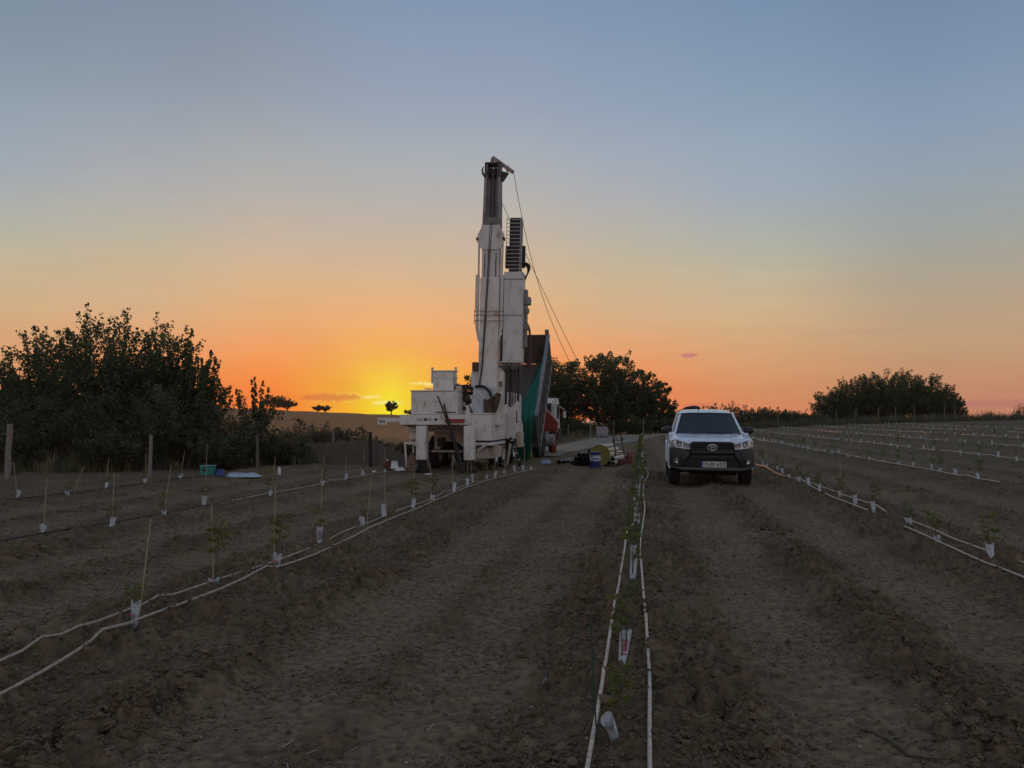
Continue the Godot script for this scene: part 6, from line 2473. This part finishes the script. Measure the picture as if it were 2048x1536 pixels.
	mb.lathe([Vector2(0.0, 0.05), Vector2(0.0, 0.06), Vector2(0.30, 0.06), Vector2(0.31, 0.075), Vector2(0.345, 0.075), Vector2(0.345, -0.075), Vector2(0.31, -0.075), Vector2(0.0, -0.06)].slice(1), 40)
	part("rim", mb, M.yellow_dull, dy)
	mb = MB.new()
	mb.t = Transform3D(Basis.IDENTITY, Vector3(0, 0.345, 0.062))
	mb.box(Vector3(0, 0.19, 0), Vector3(0.3, 0.03, 0.012), 0.004)
	part("brace", mb, M.yellow_dull, dy)
	# blue drum with a white label
	var bd := thing("barrel", "small dark blue drum with a white label lettered in black", "barrel", Vector3(-1.475, ground(-1.475, -26.3) - 0.01, -26.3))
	mb = MB.new()
	mb.lathe([Vector2(0.0, 0.0), Vector2(0.165, 0.0), Vector2(0.17, 0.012), Vector2(0.166, 0.03), Vector2(0.166, 0.17), Vector2(0.171, 0.18), Vector2(0.166, 0.19), Vector2(0.166, 0.335), Vector2(0.171, 0.345), Vector2(0.166, 0.355), Vector2(0.166, 0.49), Vector2(0.171, 0.505)], 36)
	part("body", mb, M.blue_drum, bd)
	mb = MB.new()
	mb.lathe([Vector2(0.171, 0.506), Vector2(0.168, 0.516), Vector2(0.155, 0.512), Vector2(0.15, 0.496), Vector2(0.0, 0.498)], 36)
	part("lid", mb, M.lid_pale, bd)
	mb = MB.new()
	rows = []
	for j in 2:
		var r := []
		for i in 17:
			var a := lerpf(-1.12, 1.25, i / 16.0) - 0.02
			r.append(Vector3(sin(a) * 0.1735, 0.225 + 0.17 * j, cos(a) * 0.1735))
		rows.append(r)
	mb.sheet(rows, Vector3.BACK)
	part("label", mb, M.label_white, bd)
	var s1 := put("lettering", text_mesh("S", 0.185, true, "Droid Sans", 0.003), M.ink, bd)
	s1.transform = Transform3D(Basis.from_euler(Vector3(0, -0.55, 0)), Vector3(-0.094, 0.312, 0.1535))
	var s2 := put("lettering", text_mesh("ilwer", 0.10, true, "Droid Sans", 0.003), M.ink_blue, bd)
	s2.transform = Transform3D(Basis.from_euler(Vector3(0, 0.26, 0)), Vector3(0.045, 0.300, 0.1745))
	s2.scale = Vector3(0.8, 1, 1)

	# hand winch frame right of the pipes, and the orange canister
	var hw := thing("hand_trolley", "rusty two-railed hand trolley leaning back behind the pipe heap", "trolley", Vector3(-0.82, ground(-0.8, -28.5), -28.5), -0.1)
	for s in [-1.0, 1.0]:
		mb = MB.new()
		var q := -0.11 if s < 0 else 0.10
		mb.tube([Vector3(q * 1.6 + 0.12, 0.02, 0.12), Vector3(q * 1.35 + 0.04, 0.5, 0.0), Vector3(q * 1.3 - 0.05, 0.9, -0.14), Vector3(q * 1.3 - 0.09, 1.02, -0.2)], 0.022, 8)
		part("rail", mb, M.rust_dark, hw)
	for y in [0.40, 0.82]:
		mb = MB.new()
		mb.tube([Vector3(-0.16, y, 0.0 - 0.1 * y), Vector3(0.15, y - 0.01, 0.0 - 0.1 * y)], 0.016, 6)
		part("crossbar", mb, M.rust_dark, hw)
	mb = MB.new()
	mb.box(Vector3(-0.17, 0.78, -0.08), Vector3(0.07, 0.2, 0.08), 0.015)
	mb.box(Vector3(0.13, 0.86, -0.1), Vector3(0.07, 0.08, 0.07), 0.015)
	part("bracket", mb, M.rust_dark, hw)
	for s in [-1.0, 1.0]:
		wheel(hw, Vector3(s * 0.17 + 0.1, 0.12, 0.12), 0.12, 0.06, M.rust_dark)
	var gc := thing("gas_bottle", "dull orange gas bottle lying beside the central row, by the trolley", "gas bottle", Vector3(-0.45, ground(-0.45, -28.0), -28.0), 0.25)
	mb = MB.new()
	mb.lathe([Vector2(0.0, 0.0), Vector2(0.10, 0.0), Vector2(0.115, 0.03), Vector2(0.115, 0.34), Vector2(0.09, 0.41), Vector2(0.05, 0.44), Vector2(0.0, 0.44)], 20)
	part("body", mb, M.orange_dull, gc)
	mb = MB.new()
	mb.lathe([Vector2(0.03, 0.44), Vector2(0.03, 0.49), Vector2(0.0, 0.49)], 10)
	part("valve", mb, M.steel_weathered, gc)
	mb = MB.new()
	mb.box(Vector3(0, 0.11, 0), Vector3(0.3, 0.2, 0.22), 0.02)
	var rb := part("red_box", mb, M.red_dark, null)
	rb.position = Vector3(-0.66, ground(-0.66, -27.7), -27.7)
	tag(rb, "small dark red box on the ground left of the orange gas bottle", "box")

	# pallet of sacks beyond the road
	var pal := thing("pallet", "wooden pallet standing beyond the dirt road, loaded with sacks", "pallet", Vector3(-3.45, ground(-3.45, -72.0) - 0.02, -72.0), 0.12)
	for k in 5:
		mb = MB.new()
		mb.box(Vector3(0, 0.13, -0.4 + 0.2 * k), Vector3(1.0, 0.025, 0.12), 0.004)
		part("board", mb, M.post_grey, pal)
	for k in 3:
		mb = MB.new()
		mb.box(Vector3(-0.44 + 0.44 * k, 0.058, 0), Vector3(0.1, 0.116, 0.95), 0.004)
		part("runner", mb, M.post_grey, pal)
	for row in 5:
		for k in 2:
			mb = MB.new()
			var c := Vector3(-0.24 + 0.48 * k + rnd(-0.03, 0.03), 0.22 + 0.16 * row, rnd(-0.04, 0.04))
			mb.box(Vector3.ZERO, Vector3(0.5, 0.155, 0.85), 0.055)
			var sck := part("cement_sack", mb, M.sack_grey, null)
			sck.transform = pal.transform * Transform3D(Basis.from_euler(Vector3(rnd(-0.02, 0.02), rnd(-0.06, 0.06), rnd(-0.02, 0.02))), c)
			tag(sck, "grey sack on the pallet beyond the road, %s layer, %s side" % [["bottom", "second", "middle", "fourth", "top"][row], ["left", "right"][k]], "sack", "sacks on the far pallet")

	# pale stones on the near soil
	var stones := [[1438, 1270, 0.03], [1340, 1442, 0.022], [812, 1520, 0.026], [846, 1516, 0.016], [975, 1242, 0.02], [1236, 1003, 0.05], [702, 1180, 0.014], [1378, 1188, 0.016], [1705, 1280, 0.03], [278, 1415, 0.026], [475, 1300, 0.022], [890, 1345, 0.016], [1195, 1343, 0.014], [1640, 1460, 0.014]]
	var b := Basis.from_euler(Vector3(deg_to_rad(2.4895529), deg_to_rad(8.948318820596276), 0))
	var said := ["palest stone right of the central row, by the smooth wheel track", "small pale stone right of the central row's right-hand pipe, nearest the camera", "white stone left of the central row, at the bottom of the view", "tiny white stone right beside the nearest left-hand white stone", "flat pale stone in the wheel track left of the central row", "white block on the soil left of the central row, below the straw", "tiny pale stone in the left-hand alley near the left row's pipes", "flat pale stone just right of the central row's third sapling", "pale stone in the rubble strip right of the wheel track", "pale stone in the furrow by the left row's near pipe", "flat pale stone in the soil right of the left row's nearest sleeve", "tiny pale stone in the middle of the left alley", "tiny pale stone left of the lettered sleeve in the central row", "tiny pale stone in the rough soil at the lower right"]
	for k in stones.size():
		var q: Array = stones[k]
		var d := b * Vector3((q[0] - 1024.0) / 1656.0, -(q[1] - 768.0) / 1656.0, -1.0)
		var t := -1.5 / d.y
		var x := d.x * t
		var z := d.z * t
		var st := put("stone", clod_mesh(700 + k, 0.6), M.stone, null)
		st.position = Vector3(x, gh(x, z) + q[2] * 0.3, z)
		st.scale = Vector3.ONE * q[2]
		st.rotation.y = k * 1.3
		tag(st, said[k], "stone", "pale stones on the near soil")
	# a dead branch and a few large clods
	mb = MB.new()
	var bp := []
	for k in 9:
		var t := k / 8.0
		bp.append(Vector3(lerpf(0.98, 1.26, t) + 0.03 * sin(t * 7.0), 0.0, lerpf(-4.35, -3.9, t) + 0.02 * cos(t * 9.0)))
	for k in 9:
		bp[k].y = gh(bp[k].x, bp[k].z) + 0.012
	mb.tube(bp, [0.003, 0.005, 0.007, 0.008, 0.0075, 0.008, 0.007, 0.006, 0.003], 7)
	tag(part("branch", mb, M.stem, null), "dead brown stick lying on the soil at the lower right", "stick")
	var lumps := [[-0.75, -4.62, 0.075, "large clod with roots left of the central row near the camera"], [1.75, -5.2, 0.13, "largest broken clod at the lower right, beside the rubble"], [1.45, -5.35, 0.085, "broken clod left of the largest one at the lower right"], [-3.5, -6.55, 0.15, "big rounded clod before the second sleeve of the left row"], [-2.2, -4.5, 0.11, "large flat clod in the rubble of the left alley"], [-2.45, -5.5, 0.09, "broken clod in the left alley, above the large flat one"], [0.42, -8.1, 0.10, "clod beside the fourth sapling of the central row"], [2.35, -8.2, 0.11, "large clod left of the near end of the right row"], [-6.9, -12.9, 0.16, "dark heap of earth by the second row left of centre"], [3.0, -12.5, 0.14, "clod at the gap in the right row's pipes"], [-2.95, -7.9, 0.12, "clod beside the left row's third sleeve"], [-0.3, -3.5, 0.10, "rounded clod at the bottom edge, left of the central row"]]
	for k in lumps.size():
		var q: Array = lumps[k]
		var st := put("clod", clod_mesh(900 + k, 0.62), M.clod_big, null)
		st.position = Vector3(q[0], gh(q[0], q[1]) + q[2] * 0.12, q[1])
		st.scale = Vector3.ONE * q[2]
		st.rotation.y = k * 0.9
		tag(st, q[3], "clod", "large clods of earth")


# ---------------------------------------------------------------- materials
func build_materials() -> void:
	var w := Color.WHITE
	var grime := noise_tex(3, 0.012, [[0.0, Color(0.70, 0.64, 0.56)], [0.22, Color(0.90, 0.87, 0.83)], [0.42, Color(0.97, 0.96, 0.95)], [1.0, w]], FastNoiseLite.TYPE_SIMPLEX_SMOOTH, 5)
	var light := noise_tex(5, 0.014, [[0.0, Color(0.78, 0.74, 0.68)], [0.45, Color(0.97, 0.96, 0.95)], [1.0, w]], FastNoiseLite.TYPE_SIMPLEX_SMOOTH, 5)
	var rusty := noise_tex(7, 0.02, [[0.0, Color(0.45, 0.27, 0.16)], [0.4, Color(0.8, 0.66, 0.55)], [0.6, w], [1.0, Color(0.8, 0.78, 0.76)]], FastNoiseLite.TYPE_SIMPLEX_SMOOTH, 5)
	var soil := noise_tex(9, 0.02, [[0.0, Color(0.62, 0.60, 0.58)], [0.3, Color(0.78, 0.77, 0.76)], [0.5, Color(0.9, 0.89, 0.88)], [1.0, w]], FastNoiseLite.TYPE_SIMPLEX_SMOOTH, 6, 1024)
	var grain := noise_tex(13, 0.11, [], FastNoiseLite.TYPE_SIMPLEX_SMOOTH, 5, 1024)
	var streak := noise_tex(15, 0.03, [[0.0, Color(0.62, 0.58, 0.54)], [0.5, Color(0.9, 0.88, 0.86)], [1.0, w]], FastNoiseLite.TYPE_SIMPLEX_SMOOTH, 4)

	var s := vmat(0.95)
	s.albedo_texture = soil
	s.uv1_triplanar = true
	s.uv1_world_triplanar = true
	s.uv1_scale = Vector3(0.6, 0.6, 0.6)
	s.heightmap_enabled = true
	s.heightmap_texture = grain
	s.heightmap_scale = 0.35
	s.metallic_specular = 0.2
	M.soil = s
	var cl := vmat(0.97)
	cl.albedo_texture = soil
	cl.uv1_triplanar = true
	cl.uv1_scale = Vector3(0.25, 0.25, 0.25)
	cl.metallic_specular = 0.15
	M.clod = cl
	M.clod_big = mat(lin(0.19, 0.15, 0.108), 0.97, 0.0, soil, Vector3(0.4, 0.4, 0.4))
	M.road = mat(lin(0.29, 0.235, 0.17), 0.95, 0.0, soil, Vector3(0.5, 0.5, 0.5))
	M.mound = mat(lin(0.17, 0.108, 0.066), 0.97, 0.0, soil, Vector3(0.7, 0.7, 0.7))
	M.mound.heightmap_enabled = true
	M.mound.heightmap_texture = grain
	M.mound.heightmap_scale = 3.0
	M.stone = mat(lin(0.42, 0.38, 0.32), 0.9, 0.0, light, Vector3(0.3, 0.3, 0.3))

	M.leaf = vmat(0.65)
	M.leaf.metallic_specular = 0.3
	M.leaf.backlight_enabled = true
	M.leaf.backlight = Color(0.9, 0.9, 0.9)
	M.sapleaf = M.leaf
	M.grass = vmat(0.9)
	M.bark = mat(lin(0.055, 0.045, 0.036), 0.95, 0.0, streak, Vector3(2, 0.5, 2))
	M.stem = mat(lin(0.085, 0.07, 0.045), 0.85)
	M.stake = mat(lin(0.50, 0.42, 0.30), 0.8, 0.0, streak, Vector3(8, 2, 8))
	M.stake_green = mat(lin(0.025, 0.075, 0.055), 0.55)
	M.paper = mat(lin(0.54, 0.60, 0.66), 0.75, 0.0, light, Vector3(3, 3, 3))
	M.ink = mat(lin(0.02, 0.018, 0.018), 0.7)
	M.ink_blue = mat(lin(0.03, 0.04, 0.12), 0.7)
	M.ink_red = mat(lin(0.42, 0.05, 0.06), 0.7)
	M.pipe = mat(lin(0.74, 0.64, 0.52), 0.55, 0.0, streak, Vector3(1.5, 1.5, 1.5))
	M.pipe_dusty = mat(lin(0.52, 0.45, 0.36), 0.7, 0.0, streak, Vector3(1.5, 1.5, 1.5))
	M.pipe_black = mat(lin(0.03, 0.028, 0.026), 0.6)
	M.pvc_dirty = mat(lin(0.16, 0.14, 0.11), 0.7, 0.0, grime)
	M.plastic_dull = mat(lin(0.24, 0.30, 0.36), 0.5)
	M.pvc = mat(lin(0.52, 0.48, 0.36), 0.5, 0.0, grime, Vector3(0.9, 0.9, 0.9))

	M.car_white = mat(lin(0.77, 0.84, 0.92), 0.32, 0.0, light, Vector3(0.5, 0.5, 0.5))
	M.car_white.clearcoat_enabled = true
	M.car_white.clearcoat = 0.6
	M.car_white.clearcoat_roughness = 0.14
	M.plastic_dark = mat(lin(0.022, 0.022, 0.024), 0.5, 0.0, light)
	M.plastic_grey = mat(lin(0.075, 0.075, 0.078), 0.5, 0.0, grime)
	M.black = mat(lin(0.010, 0.010, 0.011), 0.6)
	M.rubber = mat(lin(0.022, 0.020, 0.018), 0.85, 0.0, grime)
	M.chrome = mat(lin(0.75, 0.76, 0.78), 0.14, 1.0)
	M.chrome_dull = mat(lin(0.6, 0.6, 0.62), 0.35, 1.0)
	M.lamp_inner = mat(lin(0.06, 0.06, 0.065), 0.3, 0.3)
	M.lamp_silver = mat(lin(0.62, 0.64, 0.67), 0.28, 0.7)
	M.lens = mat(lin(0.7, 0.7, 0.7), 0.2)
	M.glass = StandardMaterial3D.new()
	M.glass.transparency = BaseMaterial3D.TRANSPARENCY_ALPHA
	M.glass.albedo_color = Color(0.9, 0.93, 0.95, 0.08)
	M.glass.roughness = 0.03
	M.windscreen = StandardMaterial3D.new()
	M.windscreen.transparency = BaseMaterial3D.TRANSPARENCY_ALPHA
	M.windscreen.albedo_color = Color(0.05, 0.07, 0.08, 0.5)
	M.windscreen.roughness = 0.04
	M.dark_glass = mat(lin(0.012, 0.014, 0.017), 0.08)
	M.plate_white = mat(lin(0.70, 0.71, 0.70), 0.45, 0.0, light)
	M.plate_blue = mat(lin(0.02, 0.05, 0.28), 0.45)
	M.cloth_dark = mat(lin(0.04, 0.042, 0.046), 0.9)

	M.rig_white = mat(lin(0.72, 0.70, 0.66), 0.55, 0.0, grime, Vector3(0.5, 0.32, 0.5))
	M.rig_grey = mat(lin(0.62, 0.645, 0.64), 0.5, 0.0, grime, Vector3(0.45, 0.18, 0.45))
	M.rig_blue = mat(lin(0.58, 0.64, 0.70), 0.5, 0.0, grime, Vector3(0.6, 0.4, 0.6))
	M.rig_dirty_shaded = mat(lin(0.50, 0.42, 0.34), 0.7, 0.0, grime, Vector3(0.6, 0.5, 0.6))  # dirty paint; on the rear skirt its tone is also painted shadow
	M.rust_dark = mat(lin(0.11, 0.075, 0.058), 0.85, 0.0, rusty)
	M.dark_metal = mat(lin(0.028, 0.024, 0.022), 0.7, 0.2, rusty)
	M.steel_dark = mat(lin(0.055, 0.057, 0.062), 0.6, 0.3, grime)
	M.steel_mid = mat(lin(0.17, 0.175, 0.185), 0.65, 0.1, light, Vector3(0.6, 0.3, 0.6))
	M.steel_grey = mat(lin(0.16, 0.16, 0.17), 0.5, 0.6)
	M.steel_weathered = mat(lin(0.27, 0.27, 0.275), 0.65, 0.1, light, Vector3(0.6, 0.3, 0.6))
	M.steel_bright = mat(lin(0.42, 0.43, 0.45), 0.45, 0.5)
	M.cable = mat(lin(0.10, 0.09, 0.085), 0.6, 0.3)
	M.red_board = mat(lin(0.30, 0.03, 0.03), 0.5, 0.0, grime)
	M.red_paint = mat(lin(0.25, 0.026, 0.022), 0.5, 0.0, grime)
	M.red_dark = mat(lin(0.09, 0.018, 0.016), 0.6, 0.0, grime)
	M.bed_inside = mat(lin(0.13, 0.105, 0.088), 0.85, 0.0, grime, Vector3(0.4, 0.15, 0.15))
	M.bed_side = mat(lin(0.22, 0.22, 0.225), 0.65, 0.1, grime, Vector3(0.5, 0.5, 0.5))
	M.net_green = mat(lin(0.012, 0.20, 0.145), 0.9, 0.0, streak, Vector3(1.2, 1.2, 1.2))

	M.post_pale = mat(lin(0.30, 0.28, 0.25), 0.95, 0.0, streak, Vector3(4, 1, 4))
	M.post_grey = mat(lin(0.17, 0.15, 0.13), 0.95, 0.0, streak, Vector3(4, 1, 4))
	M.post_dark = mat(lin(0.06, 0.045, 0.036), 0.95, 0.0, streak, Vector3(4, 1, 4))
	M.teal = mat(lin(0.02, 0.26, 0.22), 0.5, 0.0, light)
	M.teal_pale = mat(lin(0.16, 0.40, 0.34), 0.5, 0.0, light)
	M.plastic_sheet = mat(lin(0.42, 0.50, 0.58), 0.35, 0.0, light, Vector3(2, 2, 2))
	M.blue_bag = mat(lin(0.05, 0.07, 0.26), 0.5)
	M.white_plastic = mat(lin(0.72, 0.70, 0.68), 0.5, 0.0, light, Vector3(2, 2, 2))
	M.red_can = mat(lin(0.10, 0.012, 0.014), 0.5)
	M.sacking = mat(lin(0.21, 0.15, 0.11), 0.95, 0.0, rusty)
	M.sack_grey = mat(lin(0.36, 0.34, 0.36), 0.8, 0.0, light, Vector3(1, 1, 1))
	M.yellow_dull = mat(lin(0.19, 0.165, 0.035), 0.7, 0.0, grime, Vector3(0.8, 0.8, 0.8))
	M.blue_drum = mat(lin(0.008, 0.016, 0.13), 0.45, 0.0, light)
	M.lid_pale = mat(lin(0.25, 0.26, 0.18), 0.6, 0.0, grime)
	M.label_white = mat(lin(0.55, 0.60, 0.72), 0.6, 0.0, light)
	M.orange_dull = mat(lin(0.20, 0.062, 0.030), 0.65, 0.0, rusty)


func _ready() -> void:
	var cam := Camera3D.new()
	cam.name = "camera"
	cam.position = EYE
	cam.rotation = Vector3(deg_to_rad(2.4895529), deg_to_rad(8.9483188), 0)
	cam.fov = 49.760733
	cam.near = 0.1
	cam.far = 1500.0
	add_child(cam)
	cam.current = true

	var env := Environment.new()
	env.background_mode = Environment.BG_SKY
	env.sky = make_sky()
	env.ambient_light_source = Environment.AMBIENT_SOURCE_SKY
	env.tonemap_mode = Environment.TONE_MAPPER_LINEAR
	env.tonemap_exposure = 1.0
	env.sdfgi_enabled = true
	env.ssao_enabled = true
	env.ssil_enabled = true
	# evening haze over the far hill
	env.fog_enabled = true
	env.fog_light_color = Color(1.0, 0.86, 0.72)
	env.fog_density = 0.0002
	var we := WorldEnvironment.new()
	we.name = "world_environment"
	we.environment = env
	add_child(we)

	# the sun, just above the hill and behind the lone oak
	var sun := DirectionalLight3D.new()
	sun.name = "sun"
	sun.rotation = Vector3(deg_to_rad(-1.3), deg_to_rad(180.0 - SUN_AZ), 0)
	sun.light_color = Color(1.0, 0.62, 0.30)
	sun.light_energy = 0.35
	sun.light_angular_distance = 0.6
	sun.shadow_enabled = true
	add_child(sun)

	n_low.seed = 21
	n_low.frequency = 0.45
	n_low.fractal_octaves = 3
	n_mid.seed = 22
	n_mid.frequency = 3.2
	n_mid.fractal_octaves = 3
	n_clod.seed = 23
	n_clod.noise_type = FastNoiseLite.TYPE_CELLULAR
	n_clod.cellular_return_type = FastNoiseLite.RETURN_DISTANCE2_SUB
	n_clod.frequency = 5.0
	n_clod.domain_warp_enabled = true
	n_clod.domain_warp_amplitude = 0.12
	n_clod.domain_warp_frequency = 4.0
	n_clod.fractal_type = FastNoiseLite.FRACTAL_NONE
	n_fine.seed = 24
	n_fine.frequency = 14.0
	n_fine.fractal_octaves = 2

	build_materials()
	build_ground()
	build_trees()
	build_rig()
	build_tipper()
	build_pickup()
	build_misc()
	build_rows()
	build_grass()
	build_clods()
